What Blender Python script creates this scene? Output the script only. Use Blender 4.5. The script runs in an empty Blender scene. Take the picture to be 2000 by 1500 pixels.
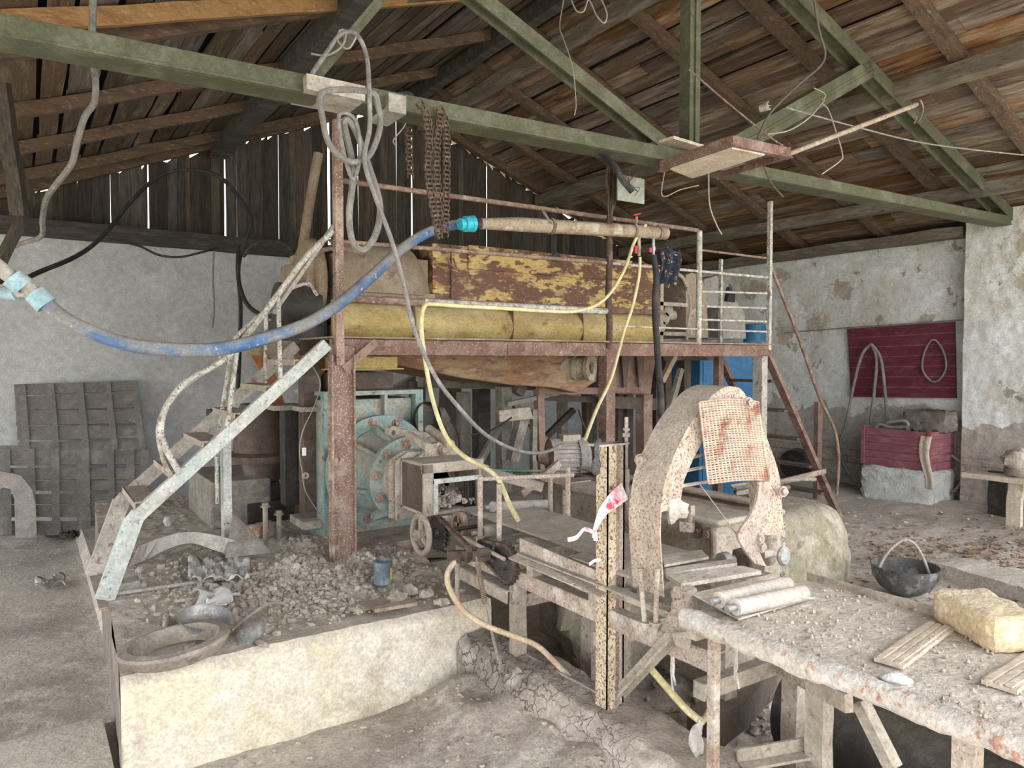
import bpy, math, random
from mathutils import Vector, Matrix, noise
random.seed(7)
SC = bpy.context.scene
COL = SC.collection
# ---------------------------------------------------------------- camera, sky, exposure
YAW = math.radians(33.6); PIT = math.radians(-2.0); FPX = 1430.0; EYE = Vector((0, 0, 1.72))
cam = bpy.data.cameras.new('camera'); camo = bpy.data.objects.new('camera', cam); COL.objects.link(camo)
cam.sensor_width = 36.0; cam.sensor_fit = 'HORIZONTAL'; cam.lens = 36.0 * FPX / 2000.0
cam.clip_start = 0.05; cam.clip_end = 300
camo.location = EYE; camo.rotation_euler = (math.pi / 2 + PIT, 0, -YAW)
SC.camera = camo
SC.view_settings.view_transform = 'Standard'; SC.view_settings.look = 'None'
SC.view_settings.gamma = 1; SC.view_settings.use_curve_mapping = False
SC.view_settings.exposure = 1.55
w = bpy.data.worlds.new('sky'); SC.world = w; w.use_nodes = True
bg = w.node_tree.nodes['Background']; bg.inputs[0].default_value = (0.98, 0.985, 1.0, 1); bg.inputs[1].default_value = 1.75
sl = bpy.data.lights.new('sun', 'SUN'); so = bpy.data.objects.new('sun', sl); COL.objects.link(so)
sl.energy = 3.6; sl.angle = math.radians(6); sl.color = (1.0, 0.94, 0.84)
# sun stands behind the camera, high over the open front of the shed
sd = Vector((-0.22, 0.36, -0.9)); so.rotation_euler = sd.to_track_quat('-Z', 'Y').to_euler()
so.location = (0, -8, 12)

FW = Vector((math.sin(YAW) * math.cos(PIT), math.cos(YAW) * math.cos(PIT), math.sin(PIT)))
RT = Vector((math.cos(YAW), -math.sin(YAW), 0)); UP = RT.cross(FW)
def P(u, v, x=None, y=None, z=None, d=None):
    """world point of photograph position (u, v) lying on the given plane"""
    r = FW + RT * ((u - 1000) / FPX) + UP * ((750 - v) / FPX)
    if x is not None: t = (x - EYE.x) / r.x
    elif y is not None: t = (y - EYE.y) / r.y
    elif z is not None: t = (z - EYE.z) / r.z
    else: t = d
    return EYE + r * t
def PL(pts, **k): return [P(q[0], q[1], **k) for q in pts]
def PD(pts): return [P(q[0], q[1], d=q[2]) for q in pts]

# ---------------------------------------------------------------- mesh helper
def catmull(pts, sub=6, closed=False):
    pts = [Vector(p) for p in pts]; n = len(pts)
    if n < 3 and not closed: return pts
    out = []
    for i in range(n if closed else n - 1):
        if closed: a, b, c, d = pts[(i-1) % n], pts[i], pts[(i+1) % n], pts[(i+2) % n]
        else: a, b, c, d = pts[max(i-1, 0)], pts[i], pts[i+1], pts[min(i+2, n-1)]
        for k in range(sub):
            t = k / sub
            out.append(0.5 * ((2*b) + (-a + c)*t + (2*a - 5*b + 4*c - d)*t*t + (-a + 3*b - 3*c + d)*t**3))
    if not closed: out.append(pts[-1])
    return out
class MB:
    def __init__(s): s.v = []; s.f = []
    def add(s, vs, fs):
        o = len(s.v); s.v += [Vector(q) for q in vs]; s.f += [tuple(i + o for i in f) for f in fs]; return s
    def box(s, c, d, rz=0, rot=None):
        c = Vector(c); M = rot if rot else Matrix.Rotation(rz, 3, 'Z')
        vs = [c + M @ Vector((sx*d[0]/2, sy*d[1]/2, sz*d[2]/2)) for sx in (-1, 1) for sy in (-1, 1) for sz in (-1, 1)]
        return s.add(vs, [(0,1,3,2),(4,6,7,5),(0,4,5,1),(2,3,7,6),(0,2,6,4),(1,5,7,3)])
    def bb(s, x0, x1, y0, y1, z0, z1): return s.box(((x0+x1)/2, (y0+y1)/2, (z0+z1)/2), (abs(x1-x0), abs(y1-y0), abs(z1-z0)))
    def beam(s, p, q, wd, h, up=(0,0,1), seg=1, jit=0.0):
        p = Vector(p); q = Vector(q); d = (q-p).normalized(); up = Vector(up)
        if abs(d.dot(up)) > .97: up = Vector((0,1,0)) if abs(d.y) < .9 else Vector((1,0,0))
        sd_ = d.cross(up).normalized(); u2 = sd_.cross(d).normalized(); vs = []; fs = []
        for i in range(seg+1):
            c = p.lerp(q, i/seg)
            if jit: c = c + Vector((random.uniform(-jit, jit), random.uniform(-jit, jit), random.uniform(-jit, jit))); k = 1 + random.uniform(-jit, jit)*4
            else: k = 1
            for a, b in ((-1,-1),(1,-1),(1,1),(-1,1)): vs.append(c + sd_*(a*wd/2*k) + u2*(b*h/2*k))
        for i in range(seg):
            for j in range(4): fs.append((i*4+j, i*4+(j+1) % 4, i*4+4+(j+1) % 4, i*4+4+j))
        fs += [(3,2,1,0), (seg*4, seg*4+1, seg*4+2, seg*4+3)]
        return s.add(vs, fs)
    def angle(s, p, q, wd, t, up=(0,0,1), side=1):
        """L section between p and q: one flange flat, one upright"""
        p = Vector(p); q = Vector(q); d = (q-p).normalized(); up = Vector(up); sd_ = d.cross(up).normalized(); u2 = sd_.cross(d).normalized()
        s.beam(p + u2*wd/2, q + u2*wd/2, t, wd, up); s.beam(p + sd_*(side*wd/2), q + sd_*(side*wd/2), wd, t, up); return s
    def channel(s, p, q, h, fl, t, up=(0,0,1), side=1):
        p = Vector(p); q = Vector(q); d = (q-p).normalized(); up = Vector(up)
        if abs(d.dot(up)) > .97: up = Vector((0,1,0))
        sd_ = d.cross(up).normalized(); u2 = sd_.cross(d).normalized()
        s.beam(p, q, t, h, up)
        for k in (-1, 1): s.beam(p + u2*k*(h/2-t/2) + sd_*side*fl/2, q + u2*k*(h/2-t/2) + sd_*side*fl/2, fl, t, up)
        return s
    def tube(s, pts, r, n=8, sub=0, closed=False, caps=True):
        if sub: pts = catmull(pts, sub, closed)
        pts = [Vector(p) for p in pts]; m = len(pts); rr = r if callable(r) else (lambda t: r)
        t0 = (pts[1]-pts[0]).normalized(); a = t0.orthogonal().normalized(); vs = []; fs = []
        for i in range(m):
            if closed: t = (pts[(i+1) % m] - pts[i-1]).normalized()
            else: t = (pts[min(i+1, m-1)] - pts[max(i-1, 0)]).normalized()
            a = (a - t*a.dot(t)); a = a.normalized() if a.length > 1e-6 else t.orthogonal().normalized(); b = t.cross(a)
            for k in range(n):
                an = 2*math.pi*k/n; vs.append(pts[i] + (a*math.cos(an) + b*math.sin(an))*rr(i/max(1, m-1)))
        for i in range(m if closed else m-1):
            j = (i+1) % m
            for k in range(n): fs.append((i*n+k, i*n+(k+1) % n, j*n+(k+1) % n, j*n+k))
        if caps and not closed: fs += [tuple(range(n))[::-1], tuple((m-1)*n+k for k in range(n))]
        return s.add(vs, fs)
    def cyl(s, p, q, r, r2=None, n=24):
        r2 = r if r2 is None else r2; return s.tube([p, q], lambda t: r + (r2-r)*t, n)
    def lathe(s, prof, o, ax=(0,0,1), n=32, closed=False):
        """prof: (radius, height) pairs along the axis"""
        o = Vector(o); ax = Vector(ax).normalized(); a = ax.orthogonal().normalized(); b = ax.cross(a); vs = []; fs = []; m = len(prof)
        for r, h in prof:
            for k in range(n):
                an = 2*math.pi*k/n; vs.append(o + ax*h + (a*math.cos(an) + b*math.sin(an))*max(r, 1e-4))
        for i in range(m if closed else m-1):
            j = (i+1) % m
            for k in range(n): fs.append((i*n+k, i*n+(k+1) % n, j*n+(k+1) % n, j*n+k))
        return s.add(vs, fs)
    def prism(s, poly, off):
        off = Vector(off); n = len(poly); vs = [Vector(p) for p in poly] + [Vector(p)+off for p in poly]
        return s.add(vs, [tuple(range(n))[::-1], tuple(range(n, 2*n))] + [(i, (i+1) % n, n+(i+1) % n, n+i) for i in range(n)])
    def band(s, A, B, t):
        """sheet of thickness t swept between two equal-length edge curves A and B"""
        n = len(A); vs = []; fs = []
        for i in range(n):
            tg = (A[min(i+1, n-1)] - A[max(i-1, 0)]).normalized(); nn = tg.cross(B[i]-A[i]).normalized()*t
            vs += [A[i], B[i], B[i]+nn, A[i]+nn]
        for i in range(n-1):
            for j in range(4): fs.append((i*4+j, i*4+(j+1) % 4, i*4+4+(j+1) % 4, i*4+4+j))
        fs += [(3,2,1,0), (n*4-4, n*4-3, n*4-2, n*4-1)]
        return s.add(vs, fs)
    def grid(s, fn, nu, nv):
        vs = [fn(i/nu, j/nv) for i in range(nu+1) for j in range(nv+1)]
        return s.add(vs, [(i*(nv+1)+j, (i+1)*(nv+1)+j, (i+1)*(nv+1)+j+1, i*(nv+1)+j+1) for i in range(nu) for j in range(nv)])
    def lump(s, c, size, n=6, rough=.35, flat=None):
        """irregular clod"""
        c = Vector(c); sz = Vector(size) if hasattr(size, '__len__') else Vector((size, size, size)); sd_ = random.random()*99; vs = []; fs = []; m = n*2
        M = Matrix.Rotation(random.random()*6.28, 3, 'Z')
        for i in range(n+1):
            th = math.pi*i/n
            for k in range(m):
                ph = 2*math.pi*k/m; d = Vector((math.sin(th)*math.cos(ph), math.sin(th)*math.sin(ph), math.cos(th)))
                r = 1 + rough*(noise.noise(d*1.3 + Vector((sd_, 0, 0)))*1.6 + .5*noise.noise(d*3.1 + Vector((0, sd_, 0))))
                vs.append(c + M @ Vector((d.x*sz.x*r, d.y*sz.y*r, d.z*sz.z*r)))
        for i in range(n):
            for k in range(m): fs.append((i*m+k, (i+1)*m+k, (i+1)*m+(k+1) % m, i*m+(k+1) % m))
        return s.add(vs, fs)
    def bolt(s, p, ax, r=.015, h=.012):
        p = Vector(p); ax = Vector(ax).normalized(); s.cyl(p, p+ax*h*.35, r*1.5, n=12); s.cyl(p+ax*h*.35, p+ax*h, r, n=6); return s

LOC = {}
def _obj(name, mb, m, loc, parent=None, smooth=True, bevel=0):
    me = bpy.data.meshes.new(name); me.from_pydata([(q-loc)[:] for q in mb.v], [], mb.f); me.validate()
    if smooth and len(mb.f): me.polygons.foreach_set('use_smooth', [True]*len(me.polygons)); me.set_sharp_from_angle(angle=math.radians(38))
    me.materials.append(m); o = bpy.data.objects.new(name, me); COL.objects.link(o)
    if bevel:
        b = o.modifiers.new('bevel', 'BEVEL'); b.width = bevel; b.segments = 2; b.limit_method = 'ANGLE'; b.angle_limit = math.radians(50)
    return o
def thing(name, label, cat, loc, group=None):
    o = bpy.data.objects.new(name, None); COL.objects.link(o); o.location = loc; o.empty_display_size = .1
    o['label'] = label; o['category'] = cat; LOC[o.name] = Vector(loc)
    if group: o['group'] = group
    return o
def part(name, mb, m, parent, label=None, kind=None, bevel=0):
    wl = LOC[parent.name]; o = _obj(name, mb, m, wl, bevel=bevel); o.parent = parent; LOC[o.name] = wl.copy()
    if label: o['label'] = label
    if kind: o['kind'] = kind
    return o
def solo(name, mb, m, label, cat, group=None, kind=None, bevel=0):
    xs = [q.x for q in mb.v]; ys = [q.y for q in mb.v]; zs = [q.z for q in mb.v]
    wl = Vector(((min(xs)+max(xs))/2, (min(ys)+max(ys))/2, min(zs)))
    o = _obj(name, mb, m, wl, bevel=bevel); o.location = wl; LOC[o.name] = wl; o['label'] = label; o['category'] = cat
    if group: o['group'] = group
    if kind: o['kind'] = kind
    return o
def struct(name, mb, m, label=None, smooth=True, bevel=0):
    o = _obj(name, mb, m, Vector((0,0,0)), smooth=smooth, bevel=bevel); o['kind'] = 'structure'; LOC[o.name] = Vector((0,0,0))
    if label: o['label'] = label
    return o

# ---------------------------------------------------------------- materials
DUST = (0.46, 0.42, 0.37)
def mat(name, base, layers=(), dust=0.0, dcol=DUST, rough=.85, metal=0.0, bump=.3, bscale=40, stretch=(1,1,1), island=0.0, cracks=0, bricks=None, grain=.22):
    m = bpy.data.materials.new(name); m.use_nodes = True; nt = m.node_tree; N = nt.nodes; L = nt.links
    bs = N['Principled BSDF']; bs.inputs['Roughness'].default_value = rough; bs.inputs['Metallic'].default_value = metal
    try: bs.inputs['Specular IOR Level'].default_value = .3
    except Exception: pass
    tc = N.new('ShaderNodeTexCoord'); mp = N.new('ShaderNodeMapping'); mp.inputs['Scale'].default_value = stretch
    L.new(tc.outputs['Object'], mp.inputs[0]); co = mp.outputs[0]
    def ns(sc, det=8, vec=None, r=.62):
        n = N.new('ShaderNodeTexNoise'); n.inputs['Scale'].default_value = sc; n.inputs['Detail'].default_value = det; n.inputs['Roughness'].default_value = r
        L.new(vec if vec else co, n.inputs['Vector']); return n.outputs[0]
    def mr(src, a, b, c=0, d=1):
        n = N.new('ShaderNodeMapRange'); n.inputs[1].default_value = a; n.inputs[2].default_value = b; n.inputs[3].default_value = c; n.inputs[4].default_value = d
        L.new(src, n.inputs[0]); return n.outputs[0]
    def mix(f, a, b):
        n = N.new('ShaderNodeMix'); n.data_type = 'RGBA'; L.new(f, n.inputs[0])
        for k, q in ((6, a), (7, b)):
            if isinstance(q, tuple): n.inputs[k].default_value = (*q, 1)
            else: L.new(q, n.inputs[k])
        return n.outputs[2]
    def mul(a, b):
        n = N.new('ShaderNodeMath'); n.operation = 'MULTIPLY'; L.new(a, n.inputs[0])
        if isinstance(b, float): n.inputs[1].default_value = b
        else: L.new(b, n.inputs[1])
        return n.outputs[0]
    c = base
    for (cc, sc, lo, hi) in layers: c = mix(mr(ns(sc), lo, hi), c, cc)
    if bricks:
        zlo, zhi, vec = bricks   # bare brick below zlo, bare render up to zhi
        sp = N.new('ShaderNodeSeparateXYZ'); L.new(tc.outputs['Object'], sp.inputs[0])
        cb = N.new('ShaderNodeCombineXYZ'); L.new(sp.outputs[vec], cb.inputs[0]); L.new(sp.outputs['Z'], cb.inputs[1])
        bt = N.new('ShaderNodeTexBrick'); L.new(cb.outputs[0], bt.inputs[0]); bt.inputs['Scale'].default_value = 1; bt.inputs['Brick Width'].default_value = .25
        bt.inputs['Row Height'].default_value = .085; bt.inputs['Mortar Size'].default_value = .012
        bt.inputs['Color1'].default_value = (.46,.39,.34,1); bt.inputs['Color2'].default_value = (.33,.27,.23,1); bt.inputs['Mortar'].default_value = (.16,.14,.12,1)
        br = mix(mr(ns(5), .4, .62), bt.outputs[0], (.46,.43,.38))
        ad = N.new('ShaderNodeMath'); ad.operation = 'MULTIPLY_ADD'; L.new(ns(2.2), ad.inputs[0]); ad.inputs[1].default_value = -.9; L.new(sp.outputs['Z'], ad.inputs[2])
        r1 = mix(mr(ad.outputs[0], zlo-.45, zlo-.43), br, (.44,.41,.36))
        c = mix(mr(ad.outputs[0], zhi-.45, zhi-.44), mix(mr(ns(9), .35, .7), r1, (.33,.30,.27)), c)
    if island:
        g = N.new('ShaderNodeNewGeometry'); h = N.new('ShaderNodeHueSaturation'); L.new(mr(g.outputs['Random Per Island'], 0, 1, 1-island, 1+island), h.inputs['Value'])
        t = N.new('ShaderNodeMath'); t.operation = 'FRACT'; t2 = mul(g.outputs['Random Per Island'], 7.31); L.new(t2, t.inputs[0])
        L.new(mr(t.outputs[0], 0, 1, .55, 1.3), h.inputs['Saturation'])
        if isinstance(c, tuple): h.inputs['Color'].default_value = (*c, 1)
        else: L.new(c, h.inputs['Color'])
        c = h.outputs[0]
    if dust:
        g = N.new('ShaderNodeNewGeometry'); sp = N.new('ShaderNodeSeparateXYZ'); L.new(g.outputs['Normal'], sp.inputs[0])
        f = mul(mr(sp.outputs['Z'], .15, .75), mr(ns(6), .28, .55)); f = mul(f, float(min(1, dust*1.15)))
        c = mix(f, c, dcol)
        c = mix(mul(mr(ns(3.5), .3, .8), float(dust*.35)), c, dcol)
    if grain:
        gm = N.new('ShaderNodeMath'); gm.operation = 'MULTIPLY'; L.new(mr(ns(75, 3), .3, .7, 1-grain, 1+grain), gm.inputs[0]); L.new(mr(ns(16, 4), .3, .7, 1-grain*.7, 1+grain*.7), gm.inputs[1])
        vm = N.new('ShaderNodeVectorMath'); vm.operation = 'SCALE'
        if isinstance(c, tuple): vm.inputs[0].default_value = c
        else: L.new(c, vm.inputs[0])
        L.new(gm.outputs[0], vm.inputs[3]); c = vm.outputs[0]
    bh = ns(bscale, 6)
    if cracks:
        v = N.new('ShaderNodeTexVoronoi'); v.feature = 'DISTANCE_TO_EDGE'; v.inputs['Scale'].default_value = cracks
        wn = N.new('ShaderNodeTexNoise'); wn.inputs['Scale'].default_value = cracks*1.3; L.new(co, wn.inputs['Vector'])
        va = N.new('ShaderNodeVectorMath'); va.operation = 'MULTIPLY_ADD'; L.new(wn.outputs[1], va.inputs[0]); va.inputs[1].default_value = (.12,)*3; L.new(co, va.inputs[2]); L.new(va.outputs[0], v.inputs['Vector'])
        cr = mr(v.outputs['Distance'], 0, .045); cm = mul(mr(cr, 0, 1, 1, 0), mr(ns(1.3), .42, .58))
        c = mix(mul(cm, .55), c, (.10,.085,.07))
        s2 = N.new('ShaderNodeMath'); s2.operation = 'MULTIPLY_ADD'; L.new(cm, s2.inputs[0]); s2.inputs[1].default_value = -.8; L.new(bh, s2.inputs[2]); bh = s2.outputs[0]
    if isinstance(c, tuple): bs.inputs['Base Color'].default_value = (*c, 1)
    else: L.new(c, bs.inputs['Base Color'])
    if bump:
        b = N.new('ShaderNodeBump'); b.inputs['Strength'].default_value = min(1, bump*1.6); b.inputs['Distance'].default_value = .012; L.new(bh, b.inputs['Height']); L.new(b.outputs[0], bs.inputs['Normal'])
    return m
G_RUST = (.115, .05, .032); O_RUST = (.30, .115, .04)
M = {}
M['mud'] = mat('dusty_mud', (.46,.41,.36), [((.30,.265,.235), 1.2, .45, .6), ((.52,.48,.43), 5, .52, .66), ((.26,.225,.19), 22, .62, .75)], bump=1.0, bscale=30, cracks=13)
M['floor'] = mat('earth_floor', (.50,.455,.40), [((.34,.30,.26), .8, .45, .62), ((.57,.53,.47), 4, .52, .66), ((.27,.225,.19), 30, .6, .72), ((.60,.57,.52), 55, .68, .74)], bump=.7, bscale=30)
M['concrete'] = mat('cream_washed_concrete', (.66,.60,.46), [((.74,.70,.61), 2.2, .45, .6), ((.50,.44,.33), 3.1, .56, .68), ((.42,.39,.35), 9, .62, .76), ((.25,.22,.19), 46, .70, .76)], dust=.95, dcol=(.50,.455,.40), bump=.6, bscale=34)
M['rough_concrete'] = mat('rough_mud_concrete', (.40,.365,.32), [((.50,.46,.41), 3, .48, .64), ((.27,.24,.21), 14, .58, .7)], dust=.6, bump=1.0, bscale=24)
M['block'] = mat('mossy_mud_block', (.27,.245,.17), [((.38,.35,.28), 4, .46, .62), ((.18,.165,.11), 9, .54, .68)], dust=.25, bump=1.0, bscale=34)
M['plaster_back'] = mat('grey_white_plaster', (.50,.52,.53), [((.42,.43,.43), .9, .45, .65), ((.56,.58,.59), 2.5, .5, .66), ((.30,.29,.28), 6, .66, .76), ((.12,.12,.12), 30, .72, .75)], bump=.4, bscale=14)
M['plaster_right'] = mat('peeling_whitewash', (.66,.68,.665), [((.56,.54,.48), 1.1, .46, .60), ((.78,.81,.82), 2.6, .54, .66), ((.44,.40,.33), 1.5, .585, .60), ((.33,.30,.26), 3.4, .63, .65), ((.3,.28,.26), 24, .71, .76)], bump=.9, bscale=12, bricks=(.66, 1.05, 'Y'))
M['gable'] = mat('dark_weathered_boards', (.075,.062,.05), [((.12,.095,.07), 5, .5, .65), ((.045,.04,.036), 3, .5, .62)], stretch=(14,14,1), island=.45, bump=.5, bscale=8)
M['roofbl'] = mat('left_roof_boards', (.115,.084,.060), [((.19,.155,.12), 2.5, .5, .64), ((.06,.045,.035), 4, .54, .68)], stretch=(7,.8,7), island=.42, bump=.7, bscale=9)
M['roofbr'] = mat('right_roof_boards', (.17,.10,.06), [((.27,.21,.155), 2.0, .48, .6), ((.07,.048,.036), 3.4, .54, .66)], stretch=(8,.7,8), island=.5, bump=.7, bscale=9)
M['rafter'] = mat('rafter_timber', (.15,.098,.065), [((.095,.068,.05), 3, .48, .6), ((.25,.205,.155), 9, .56, .68)], stretch=(1.5,6,6), bump=.7, bscale=22)
M['rafter_new'] = mat('fresh_split_timber', (.40,.235,.105), [((.30,.16,.07), 3, .48, .6), ((.50,.33,.17), 9, .56, .68)], stretch=(1.5,6,6), bump=.6, bscale=22)
M['purlin'] = mat('grey_old_timber', (.17,.145,.115), [((.26,.23,.185), 3, .48, .6), ((.09,.07,.055), 9, .56, .68)], stretch=(5,1,5), bump=.7, bscale=22)
M['darktimber'] = mat('sooty_timber', (.062,.056,.05), [((.105,.096,.085), 3, .48, .62), ((.04,.036,.033), 9, .56, .68)], stretch=(1,5,5), bump=.6, bscale=22)
M['tar'] = mat('roof_felt', (.02,.024,.03), rough=.9, bump=0)
M['green'] = mat('olive_painted_steel', (.078,.083,.05), [((.14,.14,.10), 5, .5, .66), ((.30,.29,.23), 70, .66, .72), ((.10,.07,.045), 8, .58, .70), ((.7,.7,.66), 90, .74, .76)], dust=.4, dcol=(.24,.235,.18), rough=.6, bump=.25)
M['rust'] = mat('rusty_brown_steel', (.155,.08,.06), [((.25,.16,.13), 5, .46, .62), ((.085,.045,.035), 12, .55, .66), ((.50,.44,.37), 95, .60, .66)], dust=.6, rough=.75, metal=.1, bump=.4, bscale=80)
M['rust_dusty'] = mat('dusty_speckled_steel', (.47,.40,.33), [((.56,.49,.40), 9, .46, .6), ((.40,.28,.21), 7, .56, .68), ((.23,.115,.07), 120, .54, .60), ((.20,.09,.06), 55, .63, .69)], dust=.6, rough=.85, bump=.5, bscale=90)
M['cream_post'] = mat('yellow_painted_rusty_post', (.62,.54,.40), [((.66,.59,.38), 7, .5, .62), ((.36,.19,.13), 10, .57, .70), ((.20,.09,.06), 100, .52, .58), ((.19,.09,.065), 30, .62, .68)], dust=.3, rough=.75, bump=.4, bscale=90)
M['pink_dusty'] = mat('pinkish_dusty_steel', (.50,.43,.37), [((.40,.27,.21), 9, .54, .68), ((.29,.15,.11), 110, .55, .62), ((.62,.57,.50), 8, .54, .64)], dust=.75, dcol=(.50,.45,.39), rough=.9, bump=.8, bscale=90)
M['redcol'] = mat('red_oxide_steel', (.205,.12,.095), [((.33,.22,.18), 5, .44, .62), ((.50,.42,.36), 90, .54, .61), ((.48,.41,.34), 4, .56, .70), ((.11,.06,.05), 14, .62, .70)], dust=.6, rough=.8, bump=.4, bscale=80)
M['stair'] = mat('pale_blue_grey_painted_steel', (.47,.53,.51), [((.55,.55,.51), 5, .46, .60), ((.36,.33,.30), 7, .54, .66), ((.20,.13,.10), 26, .60, .66), ((.18,.11,.08), 95, .61, .66)], dust=.5, rough=.7, bump=.35, bscale=80)
M['stair_dusty'] = mat('dusty_grey_stringer', (.36,.335,.30), [((.46,.43,.39), 7, .46, .6), ((.22,.15,.12), 22, .58, .66)], dust=.5, bump=.4)
M['pipe_pale'] = mat('flaking_pale_pipe_paint', (.42,.41,.37), [((.54,.54,.50), 18, .48, .56), ((.24,.17,.13), 14, .54, .64), ((.13,.09,.07), 80, .56, .61)], dust=.3, rough=.7, bump=.3, bscale=80)
M['pipe_rust'] = mat('rusty_pipe', (.17,.10,.075), [((.28,.19,.14), 12, .48, .6), ((.40,.35,.29), 36, .58, .66)], dust=.35, rough=.75, bump=.3, bscale=60)
M['pipe_tan'] = mat('tan_corroded_pipe', (.34,.285,.215), [((.24,.15,.10), 4, .52, .62), ((.12,.08,.06), 42, .60, .66), ((.44,.40,.33), 8, .54, .64)], rough=.75, bump=.3, bscale=60)
M['yellow'] = mat('yellow_paint_rubbed', (.50,.37,.13), [((.58,.46,.20), 5, .46, .6), ((.36,.24,.11), 4, .54, .66), ((.30,.15,.06), 12, .60, .68), ((.12,.06,.03), 70, .64, .68)], dust=.45, dcol=(.46,.40,.28), rough=.6, bump=.2, stretch=(.6,1,1))
M['yellow_rust'] = mat('yellow_paint_flaking_to_rust', (.13,.062,.042), [((.52,.38,.15), 5, .50, .545), ((.40,.28,.13), 9, .54, .62), ((.14,.065,.045), 17, .545, .58), ((.36,.16,.06), 6, .62, .68), ((.55,.44,.22), 60, .64, .67)], dust=.35, dcol=(.34,.27,.19), rough=.65, bump=.3, stretch=(.6,1,1.5))
M['mixer_bottom'] = mat('rust_orange_trough', (.225,.115,.06), [((.31,.22,.13), 4, .46, .6), ((.12,.06,.04), 7, .54, .64), ((.38,.27,.15), 12, .6, .68)], dust=.35, rough=.7, bump=.3, stretch=(.6,1,1.8))
M['cover_grey'] = mat('dusty_brown_cover', (.25,.19,.13), [((.32,.26,.19), 3, .46, .6), ((.17,.11,.07), 6, .56, .66)], dust=.55, dcol=(.33,.29,.23), rough=.75, bump=.25)
M['blue'] = mat('turquoise_cast_paint', (.19,.30,.29), [((.30,.42,.41), 5, .46, .62), ((.33,.31,.25), 5, .50, .62), ((.29,.26,.21), 14, .54, .66), ((.15,.10,.07), 60, .60, .66), ((.14,.075,.05), 12, .64, .69)], dust=.9, dcol=(.36,.325,.27), rough=.65, bump=.35)
M['dust_metal'] = mat('dust_caked_metal', (.34,.295,.24), [((.44,.39,.33), 7, .46, .62), ((.20,.145,.11), 26, .57, .67)], dust=.8, bump=.6)
M['dust_red'] = mat('dusty_red_brown_metal', (.25,.165,.125), [((.36,.29,.23), 6, .5, .62), ((.14,.09,.07), 16, .58, .66)], dust=.5, bump=.4)
M['dark'] = mat('dark_greasy_metal', (.035,.032,.030), [((.075,.068,.06), 6, .5, .64)], dust=.25, dcol=(.2,.18,.155), rough=.5, metal=.3, bump=.3)
M['darkbrown'] = mat('dark_brown_metal', (.085,.062,.05), [((.14,.11,.09), 5, .5, .64), ((.045,.036,.03), 9, .56, .68)], dust=.3, dcol=(.25,.22,.18), rough=.7, bump=.3)
M['greywood'] = mat('dusty_grey_frame', (.20,.185,.16), [((.28,.26,.225), 4, .48, .62), ((.12,.105,.09), 9, .56, .68)], dust=.5, bump=.5)
M['fence'] = mat('grey_brown_painted_timber', (.185,.175,.165), [((.24,.23,.215), 4, .48, .62), ((.14,.13,.12), 10, .56, .68)], dust=.2, bump=.4)
M['scrap'] = mat('dusty_scrap_sheet', (.30,.285,.265), [((.38,.36,.335), 4, .48, .62), ((.17,.16,.15), 8, .6, .7)], dust=.6, bump=.35)
M['orange'] = mat('orange_primer_steel', (.40,.165,.075), [((.27,.12,.07), 6, .5, .62)], rough=.7, bump=.2)
M['bluebox'] = mat('blue_painted_metal', (.025,.13,.28), [((.05,.18,.34), 3, .5, .64)], dust=.2, rough=.5, bump=.1)
M['maroon'] = mat('maroon_painted_boards', (.125,.022,.04), [((.17,.045,.06), 4, .5, .64), ((.35,.27,.27), 14, .68, .74)], dust=.15, rough=.55, bump=.3, stretch=(1,1,3))
M['maroon_light'] = mat('faded_maroon_boards', (.23,.06,.09), [((.30,.12,.14), 4, .5, .64), ((.42,.34,.34), 14, .66, .74)], dust=.5, rough=.7, bump=.3, stretch=(1,1,3))
M['white'] = mat('whitewashed_concrete', (.62,.64,.63), [((.50,.49,.46), 4, .5, .64), ((.36,.33,.29), 7, .60, .7)], dust=.4, bump=.6)
M['hose_blue'] = mat('blue_polyethylene_pipe', (.045,.13,.29), [((.20,.21,.22), 5, .44, .58), ((.45,.44,.42), 30, .62, .68)], dust=1.0, dcol=(.32,.31,.29), rough=.5, bump=.15)
M['fit_blue'] = mat('turquoise_plastic_fitting', (.03,.42,.55), rough=.35, bump=0, dust=.15)
M['fit_pale'] = mat('dusty_pale_blue_fitting', (.28,.46,.55), [((.42,.52,.56), 10, .5, .64)], dust=.6, rough=.6, bump=.15)
M['fit_grey'] = mat('grey_plastic_tee', (.34,.33,.31), [((.5,.47,.43), 10, .5, .64)], dust=.5, rough=.6, bump=.15)
M['hose_yellow'] = mat('yellow_garden_hose', (.60,.53,.29), [((.68,.62,.42), 12, .5, .64)], rough=.5, bump=.05)
M['hose_tan'] = mat('muddy_tan_hose', (.50,.41,.27), [((.52,.28,.17), 12, .5, .62)], dust=.5, rough=.6, bump=.15)
M['rubber'] = mat('black_rubber', (.022,.022,.023), [((.06,.058,.055), 8, .52, .66)], dust=.25, dcol=(.18,.17,.16), rough=.6, bump=.1)
M['greyrubber'] = mat('dusty_grey_rubber', (.17,.165,.155), [((.25,.245,.23), 9, .5, .62)], dust=.5, rough=.7, bump=.2)
M['cable'] = mat('grey_cable_sheath', (.21,.205,.20), [((.32,.31,.30), 12, .5, .62)], rough=.6, bump=.1)
M['wire'] = mat('pale_wire', (.34,.30,.26), rough=.5, metal=.4, bump=0)
M['wire_dark'] = mat('dark_thin_wire', (.10,.08,.07), rough=.6, bump=0)
M['chain'] = mat('rusty_roller_chain', (.085,.058,.045), [((.17,.12,.09), 20, .5, .62)], dust=.3, dcol=(.26,.22,.18), rough=.7, metal=.2, bump=.2)
M['paper'] = mat('white_crumpled_paper', (.86,.88,.90), rough=.8, bump=.2, grain=.05)
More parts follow.
